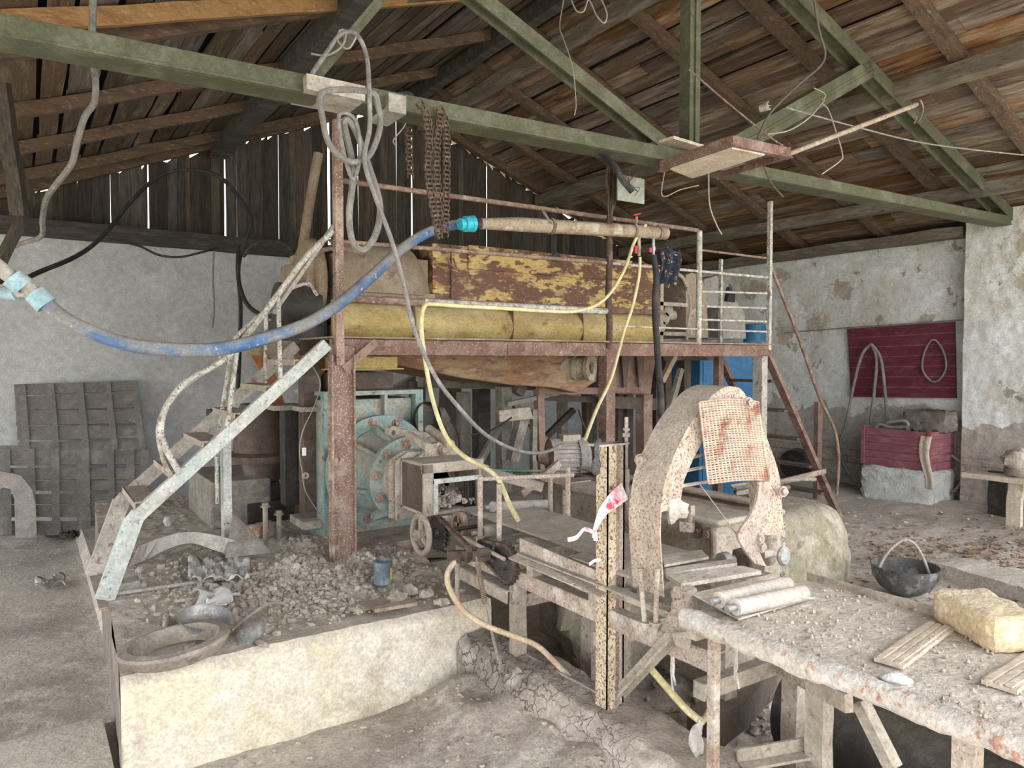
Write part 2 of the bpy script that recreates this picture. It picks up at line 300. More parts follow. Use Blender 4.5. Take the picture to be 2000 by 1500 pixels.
M['bag'] = mat('dusty_translucent_plastic', (.48,.46,.43), [((.62,.61,.59), 12, .5, .62)], rough=.4, bump=.5)
M['red'] = mat('red_plastic_handle', (.55,.03,.05), rough=.5, bump=0)
M['ribbon'] = mat('pink_and_white_tape', (.80,.70,.74), [((.78,.30,.42), 7, .5, .58), ((.70,.08,.12), 11, .57, .62)], rough=.6, bump=.1)
M['pot'] = mat('sooty_galvanised_pot', (.12,.12,.12), [((.26,.27,.28), 9, .5, .6), ((.05,.045,.04), 6, .55, .66)], rough=.7, metal=.3, bump=.5)
M['ring'] = mat('old_dusty_wooden_ring', (.25,.215,.18), [((.34,.30,.26), 6, .5, .62), ((.15,.125,.10), 14, .56, .66)], dust=.4, bump=.6)
M['tin'] = mat('galvanised_tin', (.30,.32,.33), [((.42,.44,.45), 8, .5, .64), ((.18,.18,.17), 12, .56, .66)], dust=.35, rough=.45, metal=.4, bump=.2)
M['foam'] = mat('yellow_sandstone_block', (.66,.53,.33), [((.74,.64,.46), 8, .5, .62), ((.55,.42,.25), 5, .56, .66)], dust=.55, dcol=(.68,.60,.46), bump=1.0, bscale=50)
M['palewood'] = mat('pale_dusty_timber', (.60,.51,.41), [((.68,.61,.52), 5, .5, .62), ((.42,.32,.23), 8, .56, .66)], dust=.3, bump=.5, stretch=(1,1,1))
M['tabletop'] = mat('clay_dusted_table_plate', (.58,.53,.46), [((.66,.61,.55), 5, .5, .62), ((.40,.36,.32), 9, .58, .68), ((.66,.62,.57), 50, .66, .72)], bump=.8, bscale=50)
M['clay'] = mat('dry_clay_crumbs', (.45,.40,.34), [((.56,.51,.45), 9, .5, .62), ((.31,.265,.225), 14, .6, .7)], bump=.8, bscale=60)
M['lumpwhite'] = mat('white_chalky_lump', (.80,.82,.84), bump=.5)
M['leaf'] = mat('dry_brown_leaves', (.33,.22,.14), [((.46,.36,.25), 6, .5, .6)], island=.5, rough=.8, bump=.1)
M['brickred'] = mat('broken_red_brick', (.42,.17,.09), [((.42,.38,.34), 6, .46, .56)], dust=.9, bump=.6)
M['can'] = mat('blue_grey_tin_can', (.17,.22,.28), [((.32,.36,.40), 9, .5, .62)], dust=.2, rough=.4, metal=.3, bump=.2)
M['label_y'] = mat('yellow_can_label', (.68,.62,.10), rough=.6, bump=0)
M['cloth'] = mat('dark_floral_cloth', (.028,.035,.055), [((.50,.42,.25), 26, .60, .62), ((.50,.13,.10), 22, .63, .65), ((.10,.22,.16), 31, .61, .63)], rough=.9, bump=.2)
M['galv'] = mat('grey_green_panel', (.30,.33,.29), [((.40,.43,.39), 6, .5, .62), ((.30,.17,.09), 5, .60, .68)], rough=.6, bump=.3)
M['darkclay'] = mat('dark_shredded_rubber', (.045,.045,.047), [((.10,.10,.10), 9, .5, .62)], bump=.8)
M['grass'] = mat('sunlit_yard', (.50,.47,.40), [((.42,.40,.30), .3, .45, .6)], bump=.3)
M['rough_slab'] = mat('worn_pale_concrete', (.56,.52,.45), [((.46,.42,.36), 1.5, .48, .6), ((.34,.30,.26), 7, .58, .7)], bump=.5, bscale=30)
M['end_mud_shade'] = mat('dirty_shaded_concrete', (.20,.175,.15), [((.28,.25,.215), 4, .48, .6), ((.12,.10,.085), 9, .58, .7)], bump=.8, bscale=30)  # dirt colour, with shade painted in against strong light on the plinth end

# ================================================================ THE SETTING
def nz(x, y, s=1.0, o=0.0): return noise.noise(Vector((x*s, y*s, o)))
def sm(a, b, t):
    t = min(1, max(0, (t-a)/(b-a))); return t*t*(3-2*t)
def ground_z(x, y):
    h = .012*nz(x, y, 1.1) + .008*nz(x, y, 4.3, 3) + .004*nz(x, y, 13, 5)
    if x < .4: h += -.10*sm(3.88, 3.96, y - .12*x)*(1 - sm(.36, .52, x))
    h += sm(.35, .8, x)*(1-sm(3.0, 3.6, y))*(.020*abs(nz(x, y, 7, 41)) + .010*nz(x, y, 19, 43))
    h += .10*sm(7.2, 8.8, x)*(.6+.6*nz(x, y, .9, 9)) + .018*sm(3.2, 5, x)*abs(nz(x, y, 6, 2))
    pit = sm(2.05, 2.25, x)*(1-sm(3.3, 4.0, x))*(1-sm(3.4, 4.1, y))
    h += pit*(-.10 + .16*max(0, nz(x, y, 2.2, 7)) + .05*nz(x, y, 7, 11))
    fr = sm(.9, 1.7, x)*(1-sm(1.95, 2.0, x))*(1-sm(3.0, 3.4, y))
    h += fr*(.05+.06*abs(nz(x, y, 3, 21)))
    # a low bank of clay thrown up against the curb under the conveyor
    h += .16*sm(1.35, 1.85, x)*(1-sm(1.9, 2.0, x))*(1-sm(2.9, 3.5, y))*(.8+.5*nz(x, y, 4, 31))
    return h
g = MB(); g.grid(lambda a, b: Vector((-3.2+12.5*a, -1.3+10.6*b, ground_z(-3.2+12.5*a, -1.3+10.6*b))), 230, 200)
struct('floor', g, M['floor'], 'dusty trampled clay floor')
g = MB().add([(-40,-40,-.25),(45,-40,-.25),(45,45,-.25),(-40,45,-.25)], [(0,1,2,3)]); struct('floor_yard', g, M['grass'], 'open yard outside the shed')

WR, WB, WZ = 9.1, 9.2, 3.18
b = MB(); b.bb(-3.2, WR+.3, WB, WB+.3, -.1, 3.06); struct('wall_back', b, M['plaster_back'], 'grey white plastered rear wall', smooth=False)
b = MB(); b.grid(lambda a, c: Vector((WR + .012*nz(a*40, c*14, .5) + .01*nz(a*40, c*14, 1.9, 4), 2.5+7.0*a, -.1 + 3.3*c)), 160, 50)
b.bb(WR+.03, WR+.35, 2.5, 9.5, -.1, 3.2); struct('wall_right', b, M['plaster_right'], 'whitewashed side wall with bare brick footing')
b = MB(); b.grid(lambda a, c: Vector((8.88 + .02*nz(a*5, c*14, .6) + .012*nz(a*7, c*14, 2.3, 4), 2.4+1.7*a, -.1 + 3.45*c)), 90, 60)
b.bb(8.9, 9.15, 2.4, 4.098, -.1, 3.32); struct('wall_pier', b, M['plaster_right'], 'thicker pier of whitewashed wall')
b = MB().beam((-3.2, 9.12, 3.10), (WR, 9.12, 3.02), .2, .17, seg=30, jit=.004); struct('trim_1', b, M['darktimber'], 'sooty timber wall plate on the rear wall')
b = MB().beam((9.05, 9.2, 3.17), (9.05, 4.15, 3.17), .3, .12, seg=16, jit=.008); struct('trim_2', b, M['purlin'], 'old timber plate on the side wall')

RX, RZ, SL, SR = 4.26, 5.22, .40, .39
def roof(x): return RZ - (SL*(RX-x) if x < RX else SR*(x-RX))
# gable boarding with a few real gaps that the daylight comes through
gaps = [(P(u, 400, y=9.27).x, wd) for u, wd in ((152,.005),(216,.004),(290,.022),(345,.004),(371,.003),(440,.022),(463,.004),(545,.004),(595,.005),(643,.035),(668,.04),(700,.008),(730,.006),(805,.03),(828,.006),(775,.005),(905,.005),(951,.016))]
b = MB(); x = -3.1
cuts = []
while x < 9.0:
    wd = random.uniform(.085, .14); x1 = x + wd
    gp = -.006
    for gx, gw in gaps:
        if x < gx < x1 + .03: x1 = gx - gw/2; gp = gw; break
    if x1 - x > .015:
        yy = 9.27 + random.uniform(-.006, .006); z0 = 3.0; za = roof(x)-.02-random.uniform(0, .10); zb = roof(x1)-.02-random.uniform(0, .10); e0, e1, e2, e3 = [random.uniform(-.006, .006) for _ in range(4)]
        b.add([(x+e0,yy,z0),(x1+e1,yy,z0),(x1+e2,yy,zb),(x+e3,yy,za),(x+e0,yy+.022,z0),(x1+e1,yy+.022,z0),(x1+e2,yy+.022,zb),(x+e3,yy+.022,za)],
              [(0,1,2,3),(7,6,5,4),(0,4,5,1),(1,5,6,2),(2,6,7,3),(3,7,4,0)])
    x = x1 + gp
struct('wall_gable', b, M['gable'], 'upright weathered boards closing the gable', smooth=False)

def roof_boards(left):
    b = MB(); x = RX-.02 if left else RX+.02; lim = -3.3 if left else 9.5
    while (x > lim) if left else (x < lim):
        wd = random.uniform(.13, .19); x2 = x - wd if left else x + wd; y = -1.3 - random.random()*1.5
        while y < 9.42:
            ln = random.uniform(1.8, 3.6); y2 = min(y+ln, 9.42 + random.uniform(0, .08)); dz = random.uniform(0, .012); tw = random.uniform(-.012, .012)
            if y2 - y > .1 and y2 > -1.25:
                n = 4; vs = []; fs = []
                for k in range(n+1):
                    yy = max(y, -1.3) + (y2-max(y, -1.3))*k/n; e1 = random.uniform(-.008, .008); e2 = random.uniform(-.008, .008)
                    vs += [(x+e1+tw, yy, roof(x)+dz), (x2+e2+tw, yy, roof(x2)+dz), (x2+e2+tw, yy, roof(x2)+dz+.022), (x+e1+tw, yy, roof(x)+dz+.022)]
                for k in range(n):
                    for j in range(4): fs.append((k*4+j, k*4+(j+1) % 4, k*4+4+(j+1) % 4, k*4+4+j))
                fs += [(3,2,1,0),(n*4,n*4+1,n*4+2,n*4+3)]; b.add(vs, fs)
            y = y2 + .006
        gp = random.choice([.006,.01,.014,.03,.045 if not left else .04]); x = x2 - gp if left else x2 + gp
    return b
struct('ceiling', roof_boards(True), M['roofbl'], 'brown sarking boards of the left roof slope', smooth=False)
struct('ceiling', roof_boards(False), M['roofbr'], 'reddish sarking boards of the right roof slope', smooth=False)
b = MB()
for xa, xb in ((-3.4, RX), (RX, 9.65)):
    b.add([(xa,-1.35,roof(xa)+.075),(xb,-1.35,roof(xb)+.075),(xb,9.55,roof(xb)+.075),(xa,9.55,roof(xa)+.075),(xa,-1.35,roof(xa)+.095),(xb,-1.35,roof(xb)+.095),(xb,9.55,roof(xb)+.095),(xa,9.55,roof(xa)+.095)],
          [(3,2,1,0),(4,5,6,7),(0,1,5,4),(1,2,6,5),(2,3,7,6),(3,0,4,7)])
struct('ceiling_felt', b, M['tar'], 'dark felt above the roof boards', smooth=False)
n = 3
def PR(u, v):
    r = P(u, v, d=1) - EYE; t = (RZ-.05-SL*RX-EYE.z)/(r.z-SL*r.x); return EYE + r*t
def rline(p, q):
    A, B = PR(*p), PR(*q); k = (B.y-A.y)/(B.x-A.x); return A.y+k*(-3.3-A.x), A.y+k*(RX-A.x)
for i, (y, y2) in enumerate([(-.9,-.9),(.2,.2),(1.1,1.1),(1.95,1.95),(2.8,2.8),(3.7,3.7), rline((0,44),(600,8)), rline((0,100),(612,20)), rline((0,222),(350,166)), rline((35,290),(483,208)), rline((52,340),(437,264)), (9.12,9.12)]):
    b = MB()
    b.beam((-3.3, y, roof(-3.3)-.05), (RX, y2, roof(RX)-.05), .075, .10, up=(SL,0,1), seg=24, jit=.007)
    struct('trim_%d' % n, b, M['rafter_new'] if i == 6 else M['rafter'], 'left roof rafter pole'); n += 1
for i, y in enumerate((-.2, 1.0, 2.05, 3.12, 4.18, 5.17, 6.31, 7.39, 8.35, 9.12)):
    b = MB(); b.beam((RX, y, roof(RX)-.06), (9.3, y+random.uniform(-.04,.04), roof(9.3)-.06), .11, .09, up=(-SR,0,1), seg=20, jit=.004)
    struct('trim_%d' % n, b, M['rafter'], 'right roof rafter'); n += 1
for (xx, zz, wd, h, mt, lb) in ((1.94, 4.16, .17, .16, 'darktimber', 'dark purlin under the left slope'), (4.2, 5.06, .12, .16, 'darktimber', 'ridge beam'),
                            (4.62, 4.92, .12, .14, 'purlin', 'grey purlin just below the ridge'), (6.6, 4.12, .16, .14, 'purlin', 'grey purlin at mid slope'), (8.3, 3.47, .13, .13, 'purlin', 'low grey purlin above the side wall')):
    b = MB().beam((xx, -1.2, zz), (xx, 9.2, zz), wd, h, seg=30, jit=.006); struct('trim_%d' % n, b, M[mt], lb); n += 1
# timber posts / braces at far left
for (p, q, s) in ((P(0, 160, y=5.0), P(38, 420, y=5.2), .075), (P(-40, 190, y=5.6), P(62, 400, y=5.6), .09), (P(60, 385, y=5.4), P(-20, 560, y=5.2), .05)):
    b = MB().beam(p, q, s, s, seg=8, jit=.004); struct('trim_%d' % n, b, M['gable'], 'sooty timber brace at the far left'); n += 1

# ---- concrete plinth and footings
def plinth_top(x, y):
    h = .45 + .008*nz(x, y, 2) + .006*nz(x, y, 9, 4)
    h += .06*sm(.9, 1.3, x)*sm(3.6, 3.9, y)*(1-sm(4.7, 5.4, y))*max(0, .5+nz(x, y, 5, 8)) + .02*abs(nz(x, y, 16, 2))*sm(3.5, 3.8, y)
    return h
X0, X1, Y0, Y1 = .29, 2.03, 3.25, 7.4
def pl_face(a, c):   # front face, slightly worn
    x = X0 + (X1-X0)*a; z = -.12 + (plinth_top(x, Y0) + .12)*c; k = 1-sm(.8, .95, c); e = max(0, (c-.90)/.10); return Vector((x, Y0 - k*.012*nz(x*3, z*3, 1.2) - k*.004*nz(x*14, z*14, 2) + .03*e*e*(1+.6*nz(x, 1, 7, 2)*(c < .999)), z - .006*(1-e)*(e > 0)))
def pl_side(xx):
    def f(a, c):
        y = Y0 + (Y1-Y0)*a; z = -.12 + (plinth_top(xl(y) if xx == X0 else xx, y)+.12)*c; xq = xl(y) if xx == X0 else xx; return Vector((xq + .012*nz(y*3, z*3, 1.2), y, z))
    return f
def xl(y): return X0 + .047*(y-Y0)
b = MB(); b.grid(lambda a, c: (lambda y: Vector((xl(y)+(X1-xl(y))*a, y, plinth_top(xl(y)+(X1-xl(y))*a, y))))(Y0+.03+(Y1-Y0-.03)*c), 90, 200)
b.grid(pl_face, 90, 40); b.grid(pl_side(X1), 60, 10)
pt = thing('concrete_plinth', 'long low cream washed concrete plinth under the stairs and pug mill', 'plinth', (1.2, 4.5, 0)); part('plinth_body', b, M['concrete'], pt)
b = MB(); b.grid(pl_side(X0), 60, 10); part('plinth_end', b, M['end_mud_shade'], pt, 'dirty left end of the plinth with shade in its colour')
b = MB(); b.grid(lambda a, c: Vector((2.05+2.0*a, 4.2+3.2*c, .42 + .02*nz(a*9, c*9, 1.1))), 50, 30); b.bb(2.05, 4.05, 4.2, 7.4, -.1, .40)
solo('machine_footing', b, M['rough_concrete'], 'rough dusty concrete footing beneath the raised mixer', 'footing')
# mud caked curb on which the yellow post stands
def curb(a, c):
    y = .9 + 2.33*a; t = c; prof = [(1.80, -.1), (1.795, .16), (1.82, .27), (1.87, .31), (2.0, .315), (2.08, .30), (2.13, .2), (2.14, -.15)]
    k = t*(len(prof)-1); i = min(int(k), len(prof)-2); f = k-i; x = prof[i][0]*(1-f)+prof[i+1][0]*f; z = prof[i][1]*(1-f)+prof[i+1][1]*f
    q = Vector((x, y, z)); nn = noise.noise(q*4)*.03 + noise.noise(q*11)*.015; return q + Vector((-nn if t < .4 else nn*.5, 0, nn*.7))
b = MB(); b.grid(curb, 110, 40); b.bb(1.85, 2.08, .9, .92, -.1, .28)
solo('mud_curb', b, M['mud'], 'mud caked concrete curb running under the conveyor', 'curb')
b = MB()
def rblock(cx, cy, hx, hy, zt, ex=.34, seed=0, nn_=40):
    vs = []; fs = []; m = 64; rows = 22
    for i in range(rows+1):
        ph = math.pi/2*i/rows; rr = math.cos(ph)**.28 if i < rows else 0; zz = zt*math.sin(ph)**.6
        for k in range(m):
            th = 2*math.pi*k/m; c_, s_ = math.cos(th), math.sin(th)
            q = Vector((cx + hx*rr*math.copysign(abs(c_)**ex, c_), cy + hy*rr*math.copysign(abs(s_)**ex, s_), zz-.05)); d = Vector((c_, s_, .5)); q += d*(.035*noise.noise(q*2.5+Vector((seed,0,0))) + .016*noise.noise(q*8))
            q += d*(.06*(1-sm(0, .3, zz))*abs(noise.noise(q*3+Vector((0, seed, 0))))); vs.append(q)
    for i in range(rows):
        for k in range(m): fs.append((i*m+k, i*m+(k+1) % m, (i+1)*m+(k+1) % m, (i+1)*m+k))
    return vs, fs
b.add(*rblock(4.72, 3.72, .74, .50, .64, seed=3)); solo('footing_block', b, M['block'], 'greenish rounded mud covered concrete block behind the arch', 'block')
b = MB().beam(P(1835, 1118, z=.0), P(2010, 1180, z=.0)+Vector((0,-.6,0)), .38, .24, seg=20, jit=.01)
solo('concrete_kerb', b, M['rough_concrete'], 'low grey concrete kerb beside the sooty cauldron', 'kerb')

b = MB(); b.grid(lambda a, c: Vector((-3.2+3.47*a, .5+3.42*c + .12*(-3.2+3.42*a)*c, .045 + .01*nz(a*14, c*14, .7) - .03*(c > .985))), 60, 60); b.add([(-3.2,3.54,-.1),(.22,3.95,-.1),(.22,3.95,.02),(-3.2,3.54,.02)], [(0,1,2,3)])
struct('floor_slab', b, M['rough_slab'], 'worn pale concrete slab in the left foreground')

# ================================================================ ROOF TRUSS AND WHAT HANGS FROM IT
V3 = Vector
YG = 3.70
tr = thing('roof_truss', 'olive green painted steel roof truss spanning from upper left to the side wall', 'truss', (4, YG, 3.0))
b = MB(); gl = P(-40, 74, y=YG); gr_ = P(1957, 441, y=YG); zg = (gl.z+gr_.z)/2
gl.z -= .005; 
b.beam(gl, gr_, .17, .012, seg=6); b.beam(gl+V3((0,-.083,.04)), gr_+V3((0,-.083,.04)), .010, .085, seg=6); b.beam(gl+V3((0,.083,.04)), gr_+V3((0,.083,.04)), .010, .085, seg=6)
b.beam(gl+V3((0,-.092,.002)), gr_+V3((0,-.092,.002)), .014, .012); b.beam(gl+V3((0,0,.085)), gr_+V3((0,0,.085)), .17, .008)
part('bottom_chord', b, M['green'], tr)
def ibeam(p, q, wd, h, t=.01):
    b = MB(); p = V3(p); q = V3(q); d = (q-p).normalized(); u = V3((0,1,0)).cross(d).normalized()
    b.beam(p, q, h, t, up=u) ; b.beam(p+V3((0,-wd/2,0)), q+V3((0,-wd/2,0)), t, h, up=u); b.beam(p+V3((0,wd/2,0)), q+V3((0,wd/2,0)), t, h, up=u); return b
b = ibeam(P(1968, 425, y=YG), P(1530, -10, y=YG) + V3((-1.0, 0, .41)), .13, .12); part('top_chord', b, M['green'], tr)
b = ibeam(P(1300, 292, y=YG), P(915, -12, y=YG) + V3((-.5,0,.21)), .09, .09); part('strut', b, M['green'], tr)
b = ibeam(P(598, 172, y=YG), P(760, -20, y=YG), .04, .05, .006); part('strut', b, M['green'], tr)
b = ibeam(P(1375, 318, y=YG), P(1688, 138, y=YG), .13, .15); b.beam(P(1375, 330, y=YG)+V3((0,-.07,0)), P(1697, 142, y=YG)+V3((0,-.07,0)), .01, .03); part('strut', b, M['green'], tr)
b = MB(); q = P(1343, 280, y=YG); b.beam(q, q+V3((0,0,1.75)), .07, .10); b.beam(q+V3((.03,-.05,0)), q+V3((.03,-.05,1.75)), .045, .03); part('post', b, M['green'], tr)
b = MB().box(P(1312, 288, y=YG), (.36, .32, .02), rz=.1); part('plate', b, M['palewood'], tr, 'pale square packing plate under the post')
b = MB(); b.box(P(640, 186, y=YG-.02)+V3((0,0,.0)), (.30, .26, .075), rz=0); part('bracket', b, M['stair_dusty'], tr, 'pale grey sheet bracket wrapped round the chord')
b = MB(); b.box(P(758, 215, y=YG-.02), (.10, .24, .095)); part('bracket', b, M['scrap'], tr, 'pale grey strap at the blue hose')

# rusty angle iron frame on the truss
fr = thing('rusty_iron_tray', 'rusty red angle iron frame with plywood lying on the truss by its post', 'frame', P(1400, 300, y=YG-.1))
A = P(1290, 325, y=3.62); Bq = P(1428, 278, y=4.05); Cq = P(1545, 296, y=3.95); Bq.z = A.z+.04; 
B2 = P(1430, 276, z=A.z+.02); C2 = P(1543, 300, z=A.z+.02); D2 = P(1400, 345, z=A.z+.02)
b = MB(); b.beam(A, B2, .012, .07); b.beam(B2, C2, .012, .07); b.beam(A+V3((.02,.02,-.03)), B2+V3((.02,0,-.03)), .05, .008); b.beam(B2+V3((0,.0,-.03)), C2+V3((0,0,-.03)), .05, .008); b.beam(C2, D2, .012, .05)
part('frame_bar', b, M['rust'], fr)
b = MB().prism([A.lerp(B2,.15)+V3((0,0,-.045)), B2+V3((0,0,-.045)), B2.lerp(C2,.55)+V3((0,0,-.045)), A.lerp(D2,.55)+V3((0,0,-.045))], (0,0,.014)); part('plywood_sheet', b, M['palewood'], fr)
b = MB().tube([P(1532, 304, z=A.z+.03), P(1790, 204, z=A.z+.52)], .017, 10); solo('steel_pole', b, M['pipe_tan'], 'thin tan pole sloping up to the right from the rusty frame', 'pole')
b = MB().tube(PL([(1798,196),(1803,212),(1797,232),(1786,240),(1790,228)], z=A.z+.5), .006, 6, sub=4); solo('wire_hook', b, M['wire'], 'bent white wire hook on the end of the thin tan pole', 'hook')
# small lamp socket
q = P(1497, 208, y=YG-.1); b = MB(); ax = (RT*.75 - FW*.6 + UP*.1).normalized(); b.lathe([(0,-.05),(.028,-.05),(.030,.0),(.034,.002),(.034,.02),(.028,.022),(.02,.015),(0,.015)], q, ax, 20)
lt = thing('lamp_socket', 'grey round lamp socket mounted on the right strut of the truss', 'lamp socket', q); part('socket_body', b, M['stair_dusty'], lt)
b = MB()
for k in range(6):
    an = k*math.pi/3; a_ = ax.orthogonal().normalized(); c_ = ax.cross(a_); b.cyl(q+ax*.018+(a_*math.cos(an)+c_*math.sin(an))*.018, q+ax*.026+(a_*math.cos(an)+c_*math.sin(an))*.018, .005, n=8)
part('contact', b, M['dark'], lt)

# belts, ropes, wires hanging on the truss
def hang(name, pts, r, m, label, cat, d=None, y=None, closed=False, n=8, sub=5, group=None, flat=None):
    P3 = [P(q[0], q[1], y=y) if y is not None and len(q) == 2 else P(q[0], q[1], d=(q[2] if len(q) > 2 else d)) for q in pts]
    b = MB()
    if flat:
        c3 = catmull(P3, sub, closed); m_ = len(c3); vs = []; fs = []
        for i, c in enumerate(c3):
            tg = (c3[(i+1) % m_] - c3[i-1]).normalized() if closed else (c3[min(i+1, m_-1)] - c3[max(i-1, 0)]).normalized()
            dp = V3(flat).normalized(); sd_ = tg.cross(dp).normalized()
            for a_, e in ((-1,-1),(1,-1),(1,1),(-1,1)): vs.append(c + sd_*a_*r*.35 + dp*e*r)
        for i in range(m_ if closed else m_-1):
            j = (i+1) % m_
            for k in range(4): fs.append((i*4+k, i*4+(k+1) % 4, j*4+(k+1) % 4, j*4+k))
        b.add(vs, fs)
    else: b.tube(P3, r, n, sub=sub, closed=closed)
    return solo(name, b, M[m], label, cat, group)
hang('rubber_belt', [(632,180),(630,230),(645,285),(680,315),(720,305),(742,250),(738,205),(722,180)], .016, 'greyrubber', 'short round loop of grey rubber belt over the truss chord', 'belt', y=3.55, closed=True)
hang('rubber_belt', [(672,240),(690,330),(682,420),(690,475),(712,487),(735,455),(742,400),(722,330),(692,250)], .018, 'greyrubber', 'longest loop of dusty grey rubber belt hanging beside the left post', 'belt', y=3.62, closed=True)
hang('rubber_belt', [(662,225),(672,300),(690,350),(703,300),(694,235)], .011, 'cable', 'narrow inner loop of grey belt beside the left post', 'belt', y=3.6, closed=True)
hang('rubber_belt', [(768,195),(780,184),(800,183),(808,196),(806,225)], .012, 'rubber', 'black belt arc looped over the top of the truss chord near the chains', 'belt', y=3.8)
hang('power_cable', [(615,170,3.6),(607,150,3.6),(640,100,3.7),(665,68,3.7),(695,66,3.7),(716,110,3.7),(721,180,3.6),(722,250,3.6),(712,315,3.7),(735,390,3.8),(765,470,3.8),(790,560,3.9),(808,640,3.95),(850,735,4.0),(900,800,4.1),(950,850,4.3),(1010,880,4.6),(1060,884,5.0),(1100,868,5.35)], .012, 'cable', 'long grey cable sagging from the roof down to the electric motor', 'cable')
hang('coiled_wire', [(608,105,3.7),(640,108,3.7),(668,90,3.7),(676,62,3.7),(664,60,3.7),(660,80,3.7),(680,95,3.7),(697,70,3.7)], .006, 'wire', 'pale wire curled around the left green strut', 'wire')
hang('power_cable', [(182,-20,3.5),(181,30,3.55),(180,70,3.6),(183,130,3.9),(187,160,3.9),(184,200,3.9),(165,230,3.9),(150,280,3.95),(140,320,4.0),(110,360,4.1),(90,390,4.3),(83,430,4.6),(80,462,5.0),(40,476,5.5),(0,493,5.8),(-30,505,6)], .017, 'greyrubber', 'crooked taped cable dropping from the roof at the far left', 'cable')
hang('power_cable', [(-30,552,6.0),(40,546,6.3),(80,530,6.6),(150,500,7.0),(200,462,7.3),(250,400,7.6),(300,352,7.8),(345,333,7.9),(400,335,7.9),(435,350,7.9),(470,390,7.9),(490,425,7.9),(482,460,7.9),(466,520,7.9),(470,600,7.9),(468,680,7.9),(465,760,7.9)], .022, 'rubber', 'thick black cable looping across the gable and down the rear wall', 'cable')
hang('power_cable', [(475,500,7.7),(500,475,7.6),(540,470,7.4),(575,490,7.2)], .022, 'rubber', 'black cable arching over the wall plate to the mixer end', 'cable')
hang('power_cable', [(466,480,7.7),(465,540,7.6),(480,590,7.4),(510,615,7.0),(545,618,6.6)], .022, 'rubber', 'black cable hanging in a bow left of the mixer drive', 'cable')
hang('power_cable', [(215,467,7.5),(270,480,7.6),(310,498,7.6),(350,502,7.6),(385,495,7.7),(425,484,7.9)], .012, 'rubber', 'thin dark cable sagging along the top of the rear wall', 'cable')
hang('wall_pipe', [(418,490,8.0),(416,540,8.0),(418,600,8.0),(415,640,8.0)], .010, 'cable', 'thin grey conduit running down the rear wall left of the black cable', 'conduit')
hang('power_cable', [(1112,272,4.9),(1140,276,4.9),(1175,300,4.8),(1200,325,4.7),(1215,350,4.7),(1235,375,4.7)], .020, 'rubber', 'black cable entering the broken junction plate on the truss', 'cable')
# junction plate + bundle of wires
q = P(1232, 370, y=4.12); b = MB().box(q, (.27, .012, .19)); jp = thing('junction_plate', 'grey green switch plate with torn wires hung below the truss', 'plate', q - V3((0,0,.1))); part('plate', b, M['galv'], jp, bevel=.002)
b = MB()
for k in range(7):
    p0 = P(1228+random.uniform(-12,8), 355+random.uniform(-12,12), y=4.09); b.tube([p0, p0+V3((random.uniform(-.05,.06),-.04,random.uniform(-.05,.06))), p0+V3((random.uniform(-.07,.08),-.02,random.uniform(-.08,.05)))], .003, 5, sub=4)
part('wire', b, M['wire_dark'], jp, kind='stuff')
b = MB()
for k in range(26):
    u0 = 1191+random.uniform(-9,9); b.tube(PL([(u0,318),(u0+random.uniform(-5,5),350),(u0+random.uniform(-4,3),395),(1189+random.uniform(-7,7),438)], y=4.22+random.uniform(-.03,.03)), .0035, 4, sub=3)
solo('wire_bundle', b, M['chain'], 'bundle of rusty stripped wires bound round the middle rail post', 'wires', kind='stuff')
for lb, pts, r, mt in (('thin wire tangle drooping at the top centre of the roof', [(1112,-10,4.6),(1125,20,4.6),(1140,22,4.6),(1150,0,4.6),(1165,30,4.6),(1180,45,4.6),(1185,25,4.6),(1170,-10,4.6)], .005, 'wire'),
    ('single thin wire hanging beside the long green strut with a frayed end', [(1102,-5,4.5),(1093,50,4.5),(1100,75,4.5),(1118,130,4.5),(1125,200,4.5),(1122,225,4.5)], .003, 'wire'),
    ('wire hanging in a kinked hook under the truss near the chains', [(795,185,4.1),(800,215,4.1),(790,245,4.1),(775,265,4.1),(768,275,4.1),(772,283,4.1)], .004, 'wire'),
    ('thin bent wire hanging below the chord near the rusty frame', [(1384,338,5.1),(1386,400,5.1),(1400,440,5.1),(1410,458,5.1)], .005, 'wire'),
    ('zigzag wire hooked under the chord right of the junction plate', [(1301,322,5.0),(1293,382,5.0),(1330,370,5.0),(1365,362,5.0)], .004, 'wire'),
    ('dark stiff cable running up from the rusty frame to the roof', [(1480,270,5.0),(1505,220,5.0),(1560,165,5.0),(1610,117,5.0),(1600,60,4.9),(1588,-10,4.8)], .008, 'wire_dark'),
    ('pale wire looped round the right hand strut and dangling', [(1590,172,5.2),(1612,185,5.2),(1605,200,5.2),(1618,215,5.2),(1632,255,5.2),(1645,300,5.2),(1640,315,5.2),(1605,340,5.2)], .005, 'wire'),
    ('long stretched wire crossing right to the image edge below the roof', [(1535,210,5.3),(1680,250,5.6),(1820,282,6.0),(2020,305,6.4)], .006, 'cable'),
    ('white twisted wire lying along the strut above the rusty frame', [(1500,262,5.1),(1540,255,5.1),(1580,230,5.1),(1610,195,5.2)], .006, 'wire'),
    ('two thin cables hanging from the underside of the frame plywood', [(1482,302,5.1),(1505,355,5.1),(1530,385,5.1)], .006, 'wire_dark'),
    ('slanting rusty tie wire running across from the green post', [(1345,135,4.9),(1420,200,5.0),(1500,265,5.1),(1530,285,5.1)], .006, 'pipe_rust')):
    hang('loose_wire', pts, r, mt, lb, 'wire')

